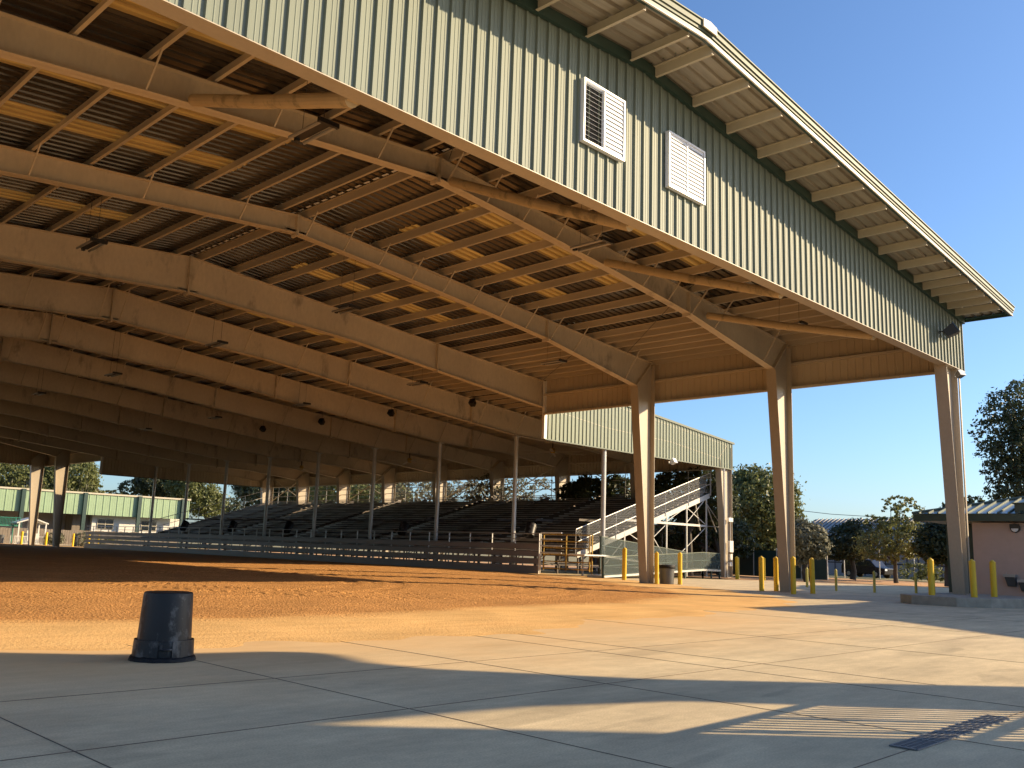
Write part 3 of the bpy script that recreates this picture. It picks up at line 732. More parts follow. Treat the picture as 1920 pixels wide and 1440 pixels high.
for z in (7.05, 7.62, 8.2): q.tube([(20.75,25.6,z),(20.75,90,z)], .04, 6)
for k in range(32): q.tube([(20.75,25.6+2.08*k,6.2),(20.75,25.6+2.08*k,8.2)], .035, 6)
gpart(q, 'back_railing', M['galv'])
q = MB(); q.box(4.28, 4.74, 24.0, 90, 1.33, 1.39); gpart(q, 'walkway', M['alu'])
q = MB(); q.beam((19.8, 26.6, 6.4), (21.2, 26.9, 3.5), .09, .09); q.beam((20.0, 25.6, 5.6), (21.6, 25.2, 3.9), .05, .05); q.beam((19.9,25.5,3.8),(21.4,25.3,3.8),.05,.05); gpart(q, 'stay_brace', M['galv'])

G2 = copy_tree(G, loc=(mx(4.6), 90.0, 0), rz=math.pi, label='unseen mirrored grandstand added on the left to darken the arena interior')  # unseen copy, added to cut the light from the left
# ================================================================== ARENA FENCE + GATE
F_ = thing('arena_fence', 'long low board and rail fence between the dirt and the grandstand', 'fence', (4, 28.3, .1))
FL = Vector((4, 28.3, .1))
def fpart(mb, name, mt):
    mb.v = [tuple(Vector(v)-FL) for v in mb.v]; return mb.build(name, mt, F_)
f0, f1 = 28.3, 104.0
for z0, z1 in ((.02,.53),(.66,1.02),(1.13,1.48),(1.60,1.95)):
    q = MB(); q.box(3.97, 4.0, f0, f1, z0, z1)
    q.box(3.955,3.97,f0,f1,z1-.03,z1-.005); q.box(3.955,3.97,f0,f1,z0+.005,z0+.03)
    fpart(q, 'board', M['board'])
for z, r_ in ((2.62,.03),(2.26,.022),(1.54,.025)):
    q = MB(); q.tube([(4.05,f0,z),(4.05,f1,z)], r_, 8); fpart(q, 'rail', M['galv'])
y = f0
while y < f1:
    q = MB(); q.box(4.01, 4.09, y-.03, y+.03, 0, 2.64); fpart(q, 'post', M['white'] if y < f0+1 else M['galv']); y += 2.23
GT = thing('pipe_gate', 'yellow and white rusty pipe gate panel beside the right end of the arena fence', 'gate', (4, 28.1, .1))
def gtp(mb, name, mt): mb.v = [tuple(Vector(v)-Vector((4,28.1,.1))) for v in mb.v]; return mb.build(name, mt, GT)
for y, mt, t_ in ((28.12,'white',2.72),(27.85,'yrust',2.62),(25.9,'yrust',2.55),(23.95,'yrust',2.6),(23.75,'yrust',2.62)):
    q = MB(); q.tube([(4,y,.05 if y in (28.12,23.75) else .3),(4,y,t_)], .045, 8); gtp(q, 'post', M[mt])
for i, z in enumerate((2.66,2.24,1.82,1.38,.95,.5)):
    if i < 4:
        q = MB(); q.tube([(3.95,28.1,z+.03),(3.95,26.25,z+.03)], .05, 8); gtp(q, 'rail', M['white'])
    q = MB(); q.tube([(4,27.85,z-.08),(4,23.95,z-.08)], .035, 8); gtp(q, 'rail', M['yrust'])

# ================================================================== RAMP
RP = thing('access_ramp', 'switchback ramp with dark green mesh screens leading up to the grandstand', 'ramp', (9, 22.5, 0))
def rpp(mb, name, mt): mb.v = [tuple(Vector(v)-Vector((9,22.5,0))) for v in mb.v]; return mb.build(name, mt, RP)
def leg(x0, z0, x1, z1, y, hh=1.1):
    q = MB(); q.poly([(x0,z0-.12),(x1,z1-.12),(x1,z1),(x0,z0)], 'y', y-.05, y+1.3) ; rpp(q, 'deck', M['galv'])
    for yy in (y,):
        q = MB(); q.poly([(x0,z0+.03),(x1,z1+.03),(x1,z1+hh-.04),(x0,z0+hh-.04)], 'y', yy-.012, yy-.006); rpp(q, 'mesh_screen', M['screen'])
        for f__ in (hh, hh*.52, .02):
            q = MB(); q.beam((x0,yy,z0+f__),(x1,yy,z1+f__), .05, .05); rpp(q, 'rail', M['gpost'] if f__ < hh else M['trim'])
        n = max(2, int(abs(x1-x0)/2.2))
        for k in range(n+1):
            x = x0+(x1-x0)*k/n; z = z0+(z1-z0)*k/n
            q = MB(); q.box(x-.045, x+.045, yy+.03, yy+.12, 0, z+hh+.03); rpp(q, 'post', M['gpost'])
leg(3.0, .16, 14.0, .66, 22.0, 1.12); leg(14.0, .66, 16.15, .62, 22.0, 1.12); leg(14.0, .66, 4.6, 1.40, 23.5, 1.12)
q = MB(); q.box(14.0, 16.2, 21.97, 24.9, .52, .60); rpp(q, 'platform', M['galv'])
q = MB(); q.box(2.6, 4.7, 23.2, 24.6, 1.30, 1.385); rpp(q, 'landing', M['white'])

# ================================================================== TRASH CANS
def can(name, label, loc, upside=False, s=1.0, tilt=None, group=None, col='black'):
    t = thing(name, label, 'trash can', loc, 0, group)
    prof = [(.0,0),(.282,0),(.297,.012),(.303,.05),(.328,.59),(.328,.60),(.338,.605),(.340,.64),(.342,.80),(.358,.805),(.358,.83),(.335,.835),(.325,.79),(.28,.06),(.0,.05)]
    if upside: prof = [(r_, .84-z) for r_, z in reversed(prof)]
    prof = [(r_*s, z*s) for r_, z in prof]
    Mx = None
    if tilt: Mx = Matrix.Rotation(tilt[1], 3, 'Z') @ Matrix.Rotation(tilt[0], 3, 'X')
    q = MB(); q.lathe(prof, n=32, M=Mx); o = q.build('bin_body', M[col], t, smooth=True, recalc=True)
    md = o.modifiers.new('edge', 'EDGE_SPLIT'); md.split_angle = R(35)
    return t, Mx
t, _ = can('trash_can', 'large scuffed black trash can standing upside down on the concrete in front', (-35.72, -1.62, 0), upside=True)
# skirt band with notch, handle and the crumpled liner
q = MB(); n = 40; notch = []
cdir = math.atan2(CY+1.62, CX+35.72)+.10
for k in range(n):
    a0 = 2*math.pi*k/n; a1 = 2*math.pi*(k+1)/n; mid = (a0+a1)/2
    dd = (mid-cdir+math.pi) % (2*math.pi)-math.pi
    if abs(dd) < .24: continue
    r0, r1, z0, z1 = .372, .362, .045, .258
    P8 = []
    for a in (a0, a1):
        c_, s_ = math.cos(a), math.sin(a)
        P8 += [(r0*c_, r0*s_, z0), (r1*c_, r1*s_, z1), ((r1-.013)*c_, (r1-.013)*s_, z1), ((r0-.015)*c_, (r0-.015)*s_, z0)]
    q.add(P8, [(0,4,5,1),(1,5,6,2),(2,6,7,3),(3,7,4,0),(0,1,2,3),(7,6,5,4)])
q.build('rim_skirt', M['black'], t, recalc=True)
q = MB()
hp = [Vector((math.cos(cdir+d_)*r_, math.sin(cdir+d_)*r_, .155)) for d_, r_ in ((-.21,.352),(-.1,.365),(0,.368),(.1,.365),(.21,.352))]
q.tube(hp, .014, 8); q.tube([Vector((math.cos(cdir)*.33, math.sin(cdir)*.33, .10)), Vector((math.cos(cdir)*.36, math.sin(cdir)*.36, .10))], .012, 6); q.build('handle', M['black'], t)
q = MB(); n = 60; ring = []
for k in range(n):
    a = 2*math.pi*k/n; wv = noise.noise(Vector((math.cos(a)*3, math.sin(a)*3, 0)))
    ro = .405+.03*wv + (.06 if abs((a-cdir-2.2+math.pi) % (2*math.pi)-math.pi) < .25 or abs((a-cdir+4.6-math.pi) % (2*math.pi)-math.pi) < .0 else 0)
    ring.append((a, ro, .012+.022*abs(noise.noise(Vector((math.cos(a)*9, math.sin(a)*9, 2))))))
vs = []
for a, ro, zz in ring:
    c_, s_ = math.cos(a), math.sin(a)
    vs += [(c_*.34, s_*.34, .05), (c_*.375, s_*.375, .045+zz), (c_*(ro-.01), s_*(ro-.01), .02+zz), (c_*ro, s_*ro, .003)]
fs = []
for k in range(n):
    a = 4*k; b = 4*((k+1) % n)
    for j in range(3): fs.append((a+j, b+j, b+j+1, a+j+1))
q.add(vs, fs); q.build('bin_liner', M['bag'], t, smooth=True, recalc=True)
q = MB(); q.lathe([(.0,.838),(.20,.838),(.205,.80),(0,.80)], n=24); 
c2, _ = can('trash_can', 'upright dark grey trash can beside the second column', (-.05, 15.35, .0), col='grayp', s=1.22)
q = MB(); q.lathe([(.43,.97),(.455,.98),(.46,.88),(.45,.83),(.43,.95)], n=20); q.build('bin_liner', M['bag'], c2, smooth=True)
bl = ['tilted black barrel by the grandstand walkway nearest the gate', 'second black barrel from the gate along the grandstand walkway', 'third black barrel from the gate along the grandstand walkway', 'fourth black barrel from the gate along the grandstand walkway', 'farthest black barrel along the grandstand walkway']
for i, y in enumerate((29.9, 43.6, 60.1, 70.2, 80.3)):
    can('barrel', bl[i], (4.75, y, 2.45), s=1.12, tilt=(R(-38), R(-60)), group='barrels along the grandstand walkway')[0]['category'] = 'barrel'

# ================================================================== BOLLARDS
def bollard_mesh(h, r_, mt, cone=True):
    q = MB(); c = .085 if cone else .04
    q.lathe([(r_,0),(r_,h-c),(r_*.97,h-c+.008),(r_*.25,h-.006),(.01,h)], n=16)
    return q
def bollard(label, x, y, z, h, r_=.115, mt='yellow', group='tall yellow bollards'):
    q = bollard_mesh(h, r_, mt); o = q.build('bollard', M[mt], None, smooth=False)
    o.location = (x, y, z); o.rotation_euler = (R(rnd.uniform(-.8,.8)), R(rnd.uniform(-.8,.8)), rnd.uniform(0,6)); md = o.data
    tag(o, label, 'bollard', group)
gB = 'tall yellow bollards guarding the arena columns'
bollard('leftmost yellow bollard on the concrete island at the corner column', -4.06, .32, .34, 1.42, group=gB)
bollard('yellow bollard half hidden just left of the corner column', -2.25, .95, .34, 1.42, group=gB)
bollard('yellow bollard on the island just right of the corner column', -3.72, -1.11, .34, 1.42, group=gB)
bollard('rightmost yellow bollard on the concrete island', -1.85, -1.25, .34, 1.42, group=gB)
bollard('yellow bollard standing clear to the left of the middle column', -1.34, 9.08, 0, 1.63, group=gB)
bollard('yellow bollard partly behind the left edge of the middle column', -.55, 8.75, 0, 1.63, group=gB)
bollard('yellow bollard overlapping the right edge of the middle column', -2.74, 6.74, 0, 1.66, group=gB)
bollard('yellow bollard standing clear to the right of the middle column', -.77, 6.80, 0, 1.63, group=gB)
bollard('yellow bollard left of the column that stands in front of the ramp', .2, 18.35, .08, 1.78, .125, group=gB)
bollard('yellow bollard in front of the column that stands before the ramp', -1.1, 15.25, .02, 1.66, group=gB)
bollard('yellow bollard right of the grey trash can by the ramp', .45, 14.85, .0, 1.70, group=gB)
bollard('left one of the yellow bollard pair beyond the grandstand corner column', 17.26, 21.33, 0, 1.6, .13, group=gB)
bollard('yellow bollard pressed against the pair beyond the grandstand corner column', 18.6, 22.0, 0, 1.55, .07, 'pyellow', group=gB)
bollard('single yellow bollard right of the pair beyond the grandstand corner', 16.9, 20.5, 0, 1.6, .12, group=gB) if False else bollard('single yellow bollard right of the pair beyond the grandstand corner', 17.9, 19.6, 0, 1.6, .13, group=gB)
gP = 'thin faded yellow posts along the path'
bollard('thin faded yellow post just right of the middle column bollards', 4.71, 8.22, 0, 1.12, .065, 'pyellow', gP)
bollard('thin faded yellow post second from the left at the edge of the apron', 5.4, 6.9, 0, 1.1, .07, 'pyellow', gP) if False else None
for lab, px, py, hh in (('second thin faded yellow post at the edge of the apron', 1640, 1111, 1.09), ('third thin faded yellow post at the edge of the apron', 1718, 1113, 1.08)):
    d = fwd + (px-960)/FPX*rt - (py-720)/FPX*up; p = CAM + d*(-CAM.z/d.z); bollard(lab, p.x, p.y, 0, hh, .065, 'pyellow', gP)
bollard('thin faded yellow post seen between the middle column and its right bollard', 8.13, 11.51, 0, 1.1, .07, 'pyellow', gP)
bollard('left yellow bollard outside the far end of the arena', 1.05, 117.3, 0, 1.75, .16, group=gB)
bollard('right yellow bollard outside the far end of the arena', 4.1, 117.3, 0, 1.75, .16, group=gB)
for i, (x, y) in enumerate(((5.6,112),(7.6,112),(8.9,112))):
    bollard(['shaded bollard left of the dark bin at the far end','shaded bollard right of the far shaded column','shaded bollard nearest the far end of the arena fence'][i], x, y, 0, 1.7, .13, group=gB)

# ================================================================== ISLAND, DRAIN GRATE
q = MB(); q.poly([(-5.0,.75),(-5.0,-.9),(-4.2,-1.85),(-2.6,-2.35),(1.2,-2.35),(1.2,1.4),(-4.4,1.4)], 'z', -.02, .34)
o = q.build('concrete_island', M['conc2'], recalc=True); b = o.modifiers.new('bevel', 'BEVEL'); b.width = .03; b.segments = 2
tag(o, 'raised concrete island under the corner column', 'kerb island')
D_ = thing('drain_grate', 'slotted metal drain grate set in the concrete at lower right', 'drain grate', (-31.98, -9.93, 0))
q = MB(); L0, L1 = -1.25, 1.2
q.box(L0, L1, -.12, -.105, .001, .012); q.box(L0, L1, .105, .12, .001, .012)
n = 60
for k in range(n+1):
    x = L0+(L1-L0)*k/n
    q.box(x-.009, x+.009, -.104, .104, .002, .011)
for yb_ in (-.05, 0, .05): q.box(L0, L1, yb_-.006, yb_+.006, .0115, .013)
for k in range(6): x = L0+(L1-L0)*k/5; q.box(x-.02, x+.02, -.1045, .1045, .0132, .0145)
M['grate'] = mat('grey_cast_iron', (.15,.15,.155), .6, metal=.2)
q.build('grate_bars', M['grate'], D_)
q = MB(); q.box(L0-.0, L1, -.105, .105, .0006, .0012); q.build('drain_channel', M['dark'], D_)

# ================================================================== HANGING FIXTURES
def tube_light(label, loc, ztop, rz=0, proto=None):
    t = thing('hanging_heater', label, 'heater', loc, rz, 'twin tube heaters hung under the roof')
    q = MB(); q.box(-.13, .13, -.66, .66, .03, .06); q.box(-.27, .27, -.70, -.60, -.03, .08); q.box(-.05,.05,.60,.72,-.03,.07); q.build('housing', M['dark'], t)
    for x in (-.2, .2):
        q = MB(); q.tube([(x,-.62,0),(x,.66,0)], .045, 10); q.build('tube', M['alu'], t)
    q = MB(); q.tube([(0,-.45,.06),(0,-.45,ztop-loc[2])], .008, 4); q.tube([(0,.45,.06),(0.03,.42,ztop-loc[2])], .008, 4); q.build('hanger_wire', M['dark'], t)
cols_ = {-30.4: 'left', -20.1: 'middle', -7.2: 'right'}
rows_ = [(4.4,11.0,'first'),(16.6,11.0,'second'),(28.2,11.0,'third'),(40.4,10.8,'fourth'),(52.5,10.8,'fifth'),(64.6,10.7,'sixth')]
for x, cn in cols_.items():
    for y, z, rn in rows_:
        if abs(y-16.6) < .1: yy = y+.8
        else: yy = y
        tube_light(f'twin tube heater in the {rn} row from the front, {cn} one of the row', (x, yy, z), RZ(x)-.3)
def spot(label, loc):
    t = thing('hanging_speaker', label, 'speaker', loc, R(20), 'black speakers hung in a line above the fence')
    q = MB(); Mx = Matrix.Rotation(R(35), 3, 'Y')
    vs = [Mx @ (Vector(p)*.72) for p in ((-.28,-.28,-.28),(.28,-.22,-.22),(.28,.22,-.22),(-.28,.28,-.28),(-.28,-.28,.28),(.28,-.22,.2),(.28,.22,.2),(-.28,.28,.28))]
    q.add(vs, [(0,3,2,1),(4,5,6,7),(0,1,5,4),(1,2,6,5),(2,3,7,6),(3,0,4,7)]); q.build('cabinet', M['dark'], t)
    q = MB(); q.tube([(0,0,.25),(0,0,RZ(loc[0])-.3-loc[2])], .012, 4); q.build('hanger', M['dark'], t)
for i, y in enumerate((31, 39.7, 48.6, 57.5, 66.6, 75.7, 84.5)):
    spot(['nearest','second','third','fourth','fifth','sixth','farthest'][i] + ' black speaker hanging under the roof in line with the fence', (0, y, 11.1))
def fan(label, loc):
    t = thing('ceiling_fan', label, 'fan', loc, rnd.uniform(0, 1), 'large ceiling fans over the grandstand')
    q = MB(); q.tube([(0,0,.1),(0,0,1.05)], .05, 8); q.box(-.25,.25,-.25,.25,1.0,1.1); q.build('down_rod', M['dark'], t)
    q = MB(); q.lathe([(.16,-.2),(.22,-.1),(.22,.1),(.12,.22)], n=14); q.build('motor', M['yrust'], t)
    for k in range(6):
        b = MB(); a = k*math.pi/3; b.beam((math.cos(a)*.15, math.sin(a)*.15, -.1), (math.cos(a)*2.9, math.sin(a)*2.9, -.16), .2, .02); b.build('blade', M['purlin'], t)
for i, y in enumerate((36.2, 54.4, 72.8)): fan(['nearest','middle','farthest'][i] + ' of the three large ceiling fans over the grandstand', (14, y, 9.55))
def floodlight(name, label, loc, mats_, s=1, yawd=0, arm=True):
    t = thing(name, label, 'floodlight', loc, R(yawd))
    q = MB(); Mx = Matrix.Rotation(R(-32), 3, 'X')
    def bx(x0,x1,y0,y1,z0,z1,sc_=1):
        vs = [(x0,y0,z0),(x1,y0,z0),(x1*sc_,y1,z0*sc_),(x0*sc_,y1,z0*sc_),(x0,y0,z1),(x1,y0,z1),(x1*sc_,y1,z1*sc_),(x0*sc_,y1,z1*sc_)]
        return [Mx @ (Vector(v)*s) for v in vs]
    F6 = [(0,3,2,1),(4,5,6,7),(0,1,5,4),(1,2,6,5),(2,3,7,6),(3,0,4,7)]
    q.add([v+Vector((0,-.42*s,0)) for v in bx(-.24,.24,-.24,.20,-.22,.22,.72)], F6); q.build('lamp_housing', mats_[0], t, recalc=True)
    q = MB(); q.add([v+Vector((0,-.42*s,0)) for v in bx(-.25,.25,-.27,-.241,-.23,.23)], F6); q.build('lens', mats_[1], t, recalc=True)
    if arm:
        q = MB(); q.tube([(0,0,0),(0,-.12*s,.02),(0,-.25*s,.06)], .022*s, 6); q.box(-.06*s,.06*s,-.02,.0,-.08*s,.08*s); q.build('bracket', mats_[0], t)
floodlight('floodlight', 'black floodlight on the green gable wall at the top right corner', (-3.0, -.04, 10.92), (M['dark'], M['glass']), 1.05, 20)
floodlight('floodlight', 'small grey floodlight at the top of the corner column', (-1.0, .05, 9.42), (M['grayp'], M['louver']), .6, -25)
floodlight('floodlight', 'white floodlight under the edge of the grandstand gable', (13.2, Y3-.1, 8.05), (M['white'], M['louver']), .8, 0)

# ================================================================== RESTROOM BUILDING + FOUNTAIN
RB = thing('restroom_building', 'small pink block building with a green metal hip roof at the right edge', 'building', (3, .97, 0))
def rb(mb, name, mt, par=None, **k): mb.v = [tuple(Vector(v)-Vector((3,.97,0))) for v in mb.v]; return mb.build(name, mt, par or RB, **k)
q = MB(); q.box(3.0, 14, -12, .97, -.3, 3.42); rb(q, 'wall', M['pink'])
q = MB()
for i in range(18): q.box(2.9975, 3.0, -12, .97, -.2+.2*i, -.192+.2*i)
rb(q, 'mortar_lines', M['joint']) if False else None
q = MB(); q.box(5.6, 14, .971, 3.0, -.3, 3.42); rb(q, 'recessed_wall', M['dtrim'])
q = MB(); q.box(2.32, 15, -13, 3.25, 3.48, 3.50); rb(q, 'soffit', M['outlook'])
q = MB(); q.box(2.28, 2.32, -13, 3.29, 3.46, 3.77); q.box(2.32, 15, 3.25, 3.29, 3.46, 3.77); rb(q, 'fascia', M['dtrim'])
e = 2.26; yt = 3.31; ax_, az_, ay_ = 8.6, 5.35, -3.2
q = MB(); q.add([(e,yt,3.79),(e,-13,3.79),(ax_,-13,az_),(ax_,ay_,az_),(15.1,yt,3.79),(15.1,-13,3.79)], [(0,3,2,1),(0,4,3),(4,5,2,3)])
rf = rb(q, 'roof', M['metalroof'])
q = MB()
k = 0; y = yt-.3
while y > -12:
    # rib up the -X slope until ridge or hip
    t_ = min(1, (yt-y)/(yt-ay_)); x1 = e+(ax_-e)*t_; z1 = 3.79+(az_-3.79)*t_
    q.beam((e, y, 3.82), (x1, y, z1+.03), .06, .06); y -= .42
q.tube([(e,yt,3.82),(ax_,ay_,az_+.04)], .07, 6)
q.v = [tuple(Vector(v)-Vector((3,.97,0))) for v in q.v]; o = q.build('seam_ribs', M['trim'], rf)
q = MB(); q.box(2.6, 4.0, -2.8, -.93, 3.83, 4.22); q.box(2.5,4.1,-2.9,-.85,4.22,4.27); rb(q, 'roof_curb', M['dtrim'])
q = MB(); Mx = Matrix.Rotation(R(-90), 3, 'Y')
q.lathe([(.0,0),(.20,0),(.20,.09),(.17,.11),(0,.12)], n=24, M=Mx, c=(3.0,-.81,3.19)); wl = rb(q, 'wall_lamp', M['dark'], recalc=True)
q = MB(); vs = []; 
q.lathe([(.0,.0),(.145,0),(.13,.04),(0,.055)], n=24, M=Mx, c=(2.878,-.81,3.16)); q.v = [v for v in q.v]
rb(q, 'lamp_glass', M['louver'], recalc=True)
q = MB(); q.box(2.80, 2.93, -.99, -.63, 3.17, 3.36); rb(q, 'lamp_hood', M['dark'])
WF = thing('drinking_fountain', 'steel drinking fountain on the pink wall at the right edge', 'fountain', (3.0, -.55, .9))
q = MB(); q.box(-.42, 0, -.24, .24, .18, .30); q.build('basin', M['alu'], WF)
q = MB(); q.add([(-.36,-.2,.18),(-.36,.2,.18),(0,.2,.18),(0,-.2,.18),(-.14,-.16,-.22),(-.14,.16,-.22),(0,.16,-.22),(0,-.16,-.22)], [(3,2,1,0),(4,5,6,7),(0,1,5,4),(1,2,6,5),(2,3,7,6),(3,0,4,7)]); q.build('cover', M['grayp'], WF, recalc=True)
q = MB(); q.tube([(-.34,.12,.3),(-.34,.12,.35),(-.30,.12,.37)], .012, 6); q.build('spout', M['alu'], WF)
q = MB(); q.box(-.42,0,-.78,-.30,-.02,.10); q.build('lower_basin', M['alu'], WF)
q = MB(); q.add([(-.36,-.75,-.02),(-.36,-.33,-.02),(0,-.33,-.02),(0,-.75,-.02),(-.14,-.7,-.4),(-.14,-.38,-.4),(0,-.38,-.4),(0,-.7,-.4)], [(3,2,1,0),(4,5,6,7),(0,1,5,4),(1,2,6,5),(2,3,7,6),(3,0,4,7)]); q.build('lower_cover', M['grayp'], WF, recalc=True)

# ================================================================== TREES
def leaves(mb, blobs, n, size, rr, droop=0.0):
    tot = sum(b[3]*b[4]*b[5] for b in blobs)
    for (x, y, z, rx, ry, rz) in blobs:
        k = int(n*rx*ry*rz/tot)+30
        nc = max(8, k//15)
        for c in range(nc):
            while True:
                u = Vector((rr.uniform(-1,1), rr.uniform(-1,1), rr.uniform(-1,1)))
                if .35 < u.length < 1: break
            u = u.normalized()*(u.length**.45)
            cx, cy, cz = x+u.x*rx, y+u.y*ry, z+u.z*rz
            cr = rr.uniform(.45, 1.2)*min(rx, rz)*.26
            out = Vector((u.x, u.y, u.z*.7+.25))
            for j in range(15):
                p = Vector((rr.gauss(0,1), rr.gauss(0,1), rr.gauss(0,.62)))*cr*.62 + Vector((cx, cy, cz))
                if droop: p.z -= abs(rr.gauss(0, droop))
                nrm = (out + Vector((rr.uniform(-1,1), rr.uniform(-1,1), rr.uniform(-1,1)))*1.1).normalized()
                a = nrm.orthogonal().normalized(); a.rotate(Matrix.Rotation(rr.uniform(0,6.28), 3, nrm)); b = nrm.cross(a)
                s1 = size*rr.uniform(.55,1.25); s2 = s1*rr.uniform(.4,.7)
                if droop: a = Vector((0,0,1)); b = nrm.cross(a).normalized()*.35; s1 *= 1.7
                mb.add([p-a*s1, p+b*s2, p+a*s1, p-b*s2], [(0,1,2,3)])
def tree(name, label, base, blobs, n, size, mt, tr=.25, seed=1, droop=0, cat='tree', moss=0, group=None, limbs=7):
    rr = random.Random(seed)
    t = thing(name, label, cat, base, 0, group)
    B = Vector(base); q = MB(); leaves(q, blobs, n, size, rr)
    q.v = [tuple(Vector(v)-B) for v in q.v]; q.build('crown', M[mt], t)
    if moss:
        q = MB(); leaves(q, [(x,y,z-rz*.5,rx*.9,ry*.9,rz*.6) for x,y,z,rx,ry,rz in blobs], moss, size*.9, rr, droop=.5); q.v = [tuple(Vector(v)-B) for v in q.v]; q.build('hanging_moss', M['leaf_g'], t)
    q = MB(); zc = min(b[2]-b[5]*.6 for b in blobs)
    top = Vector((sum(b[0] for b in blobs)/len(blobs), sum(b[1] for b in blobs)/len(blobs), max(zc, B.z+1.0)))
    fork = B.lerp(Vector((B.x, B.y, top.z)), .8)
    q.tube([B, B.lerp(fork, .5)+Vector((rr.uniform(-.15,.15), rr.uniform(-.15,.15), 0)), fork], [tr*1.25, tr, tr*.85], 9)
    cs = [b for b in blobs]
    for k in range(limbs):
        b = cs[k % len(cs)]; e = Vector((b[0]+rr.uniform(-.6,.6)*b[3], b[1]+rr.uniform(-.6,.6)*b[4], b[2]+rr.uniform(-.2,.7)*b[5]))
        mid = fork.lerp(e, .5)+Vector((rr.uniform(-.4,.4), rr.uniform(-.4,.4), rr.uniform(0,.5)))
        q.tube([fork, mid, e], [tr*.55, tr*.34, tr*.08], 6)
    q.v = [tuple(Vector(v)-B) for v in q.v]; q.build('trunk', M['bark'], t)
    return t
def blobs_px(lst, dist, depth=1.0):
    out = []
    for (px, py, rx, ry) in lst:
        p = at(px, py, dist); k = dist/FPX/math.cos(math.atan2(p.y-CY, p.x-CX)-YAW) 
        out.append((p.x, p.y, p.z, rx*k, rx*k*depth, ry*k))
    return out
def gz(px, dist, z=0):
    # ground point below the pixel column
    lo = at(px, 1060, dist); return (lo.x, lo.y, z)
tree('oak_tree', 'large rounded olive green oak right of the grandstand', gz(1430, 96), blobs_px([(1420,945,62,62),(1400,985,50,50),(1450,1000,45,48),(1470,940,28,40),(1395,920,35,35),(1425,1035,50,28),(1482,960,16,30),(1395,1035,40,34),(1455,1045,40,28),(1410,900,34,22),(1490,985,18,26)], 96), 30000, .19, 'leaf_m', .35, 3)
tree('small_tree', 'airy tree with a tall pointed top behind the thin yellow posts', gz(1679, 78), blobs_px([(1688,940,30,9),(1700,958,24,14),(1672,955,14,12),(1640,978,20,11),(1682,984,34,14),(1690,1008,46,26),(1640,1022,30,24),(1716,1010,24,32),(1660,1040,40,12)], 78), 7500, .12, 'leaf_y', .16, 5)
tree('dark_tree', 'dark bushy tree left of the airy pointed tree', gz(1598, 84), blobs_px([(1590,1020,40,28),(1610,1000,30,22),(1560,1030,28,18)], 84), 8000, .14, 'leaf_d', .22, 8)
tree('grey_green_tree', 'grey green shrubby tree just right of the middle column', gz(1512, 70), blobs_px([(1508,1010,34,30),(1530,1025,24,20),(1495,1035,24,20)], 70), 8000, .14, 'leaf_g', .18, 9)
tree('shade_tree', 'dark tree behind the corner column beside the restroom roof', gz(1778, 74), blobs_px([(1765,1015,34,34),(1790,1000,30,30),(1745,1030,22,20),(1800,1035,20,24)], 74), 9000, .17, 'leaf_d', .28, 11)
tree('live_oak', 'tall dark oak rising above the restroom roof at the right edge', gz(1935, 92), blobs_px([(1895,780,38,40),(1875,815,40,30),(1900,850,45,34),(1880,880,28,22),(1930,760,40,40),(1940,830,50,60),(1905,925,40,28),(1885,925,18,18),(1935,900,50,50)], 92), 15000, .18, 'leaf_d', .4, 13)
tree('far_tree', 'small tree top peeking over the restroom roof', gz(1815, 95), blobs_px([(1822,945,16,12),(1795,955,20,12)], 95), 1500, .2, 'leaf_d', .2, 14)
# woods behind the grandstand and the far end
wl_ = ['bare grey tree behind the top of the grandstand', 'oak behind the right half of the grandstand']
tree('moss_tree', 'mossy tree behind the fourth gap of the grandstand back rail', gz(540, 190), blobs_px([(500,925,50,36),(565,920,60,40),(470,900,30,30)], 175), 12000, .34, 'leaf_d', .5, 21, moss=3000)
tree('moss_tree', 'greenish oak seen over the grandstand between the far columns', gz(650, 150), blobs_px([(640,925,60,34),(710,935,60,36)], 150), 10000, .3, 'leaf_m', .4, 22, moss=1500)
tree('bare_tree', 'thin greyish tree over the middle of the grandstand', gz(800, 110), blobs_px([(790,925,60,34),(865,925,45,34)], 110), 4200, .2, 'leaf_g', .3, 23)
tree('bare_tree', 'thin greyish tree over the grandstand left of the trimmed oaks', gz(930, 90), blobs_px([(910,925,42,34),(965,930,40,36),(1015,925,24,30)], 90), 3000, .16, 'leaf_g', .25, 24)
tree('oak_tree', 'dark round oak over the back of the grandstand left of the column', gz(1110, 80), blobs_px([(1105,925,40,30),(1155,925,34,32),(1072,935,26,30)], 80), 8000, .18, 'leaf_d', .3, 25)
tree('oak_tree', 'oak behind the top corner of the grandstand', gz(1290, 74), blobs_px([(1270,915,45,30),(1320,905,40,26),(1345,945,34,40),(1300,960,40,36),(1230,920,25,24)], 76), 13000, .17, 'leaf_d', .35, 26)
tree('oak_tree', 'shaded oak low behind the grandstand supports', gz(1350, 80), blobs_px([(1320,1000,50,30),(1370,1010,40,36),(1260,1005,40,24)], 82), 9000, .18, 'leaf_d', .3, 27)
tree('moss_oak', 'mossy oak beyond the leftmost end of the far green building', gz(60, 210), blobs_px([(30,892,44,30),(80,903,40,28),(-20,900,40,40)], 200), 13000, .3, 'leaf_m', .6, 31, moss=5000)
tree('moss_oak', 'mossy oak between the two far columns and the blue gap', gz(190, 205), blobs_px([(130,890,40,30),(150,900,24,34),(168,918,20,12)], 200), 9000, .3, 'leaf_m', .6, 32, moss=2500)
tree('moss_oak', 'olive oak above the middle of the far green building', gz(270, 215), blobs_px([(250,915,22,13),(290,903,30,24),(330,912,34,30)], 205), 10000, .3, 'leaf_d', .6, 33)
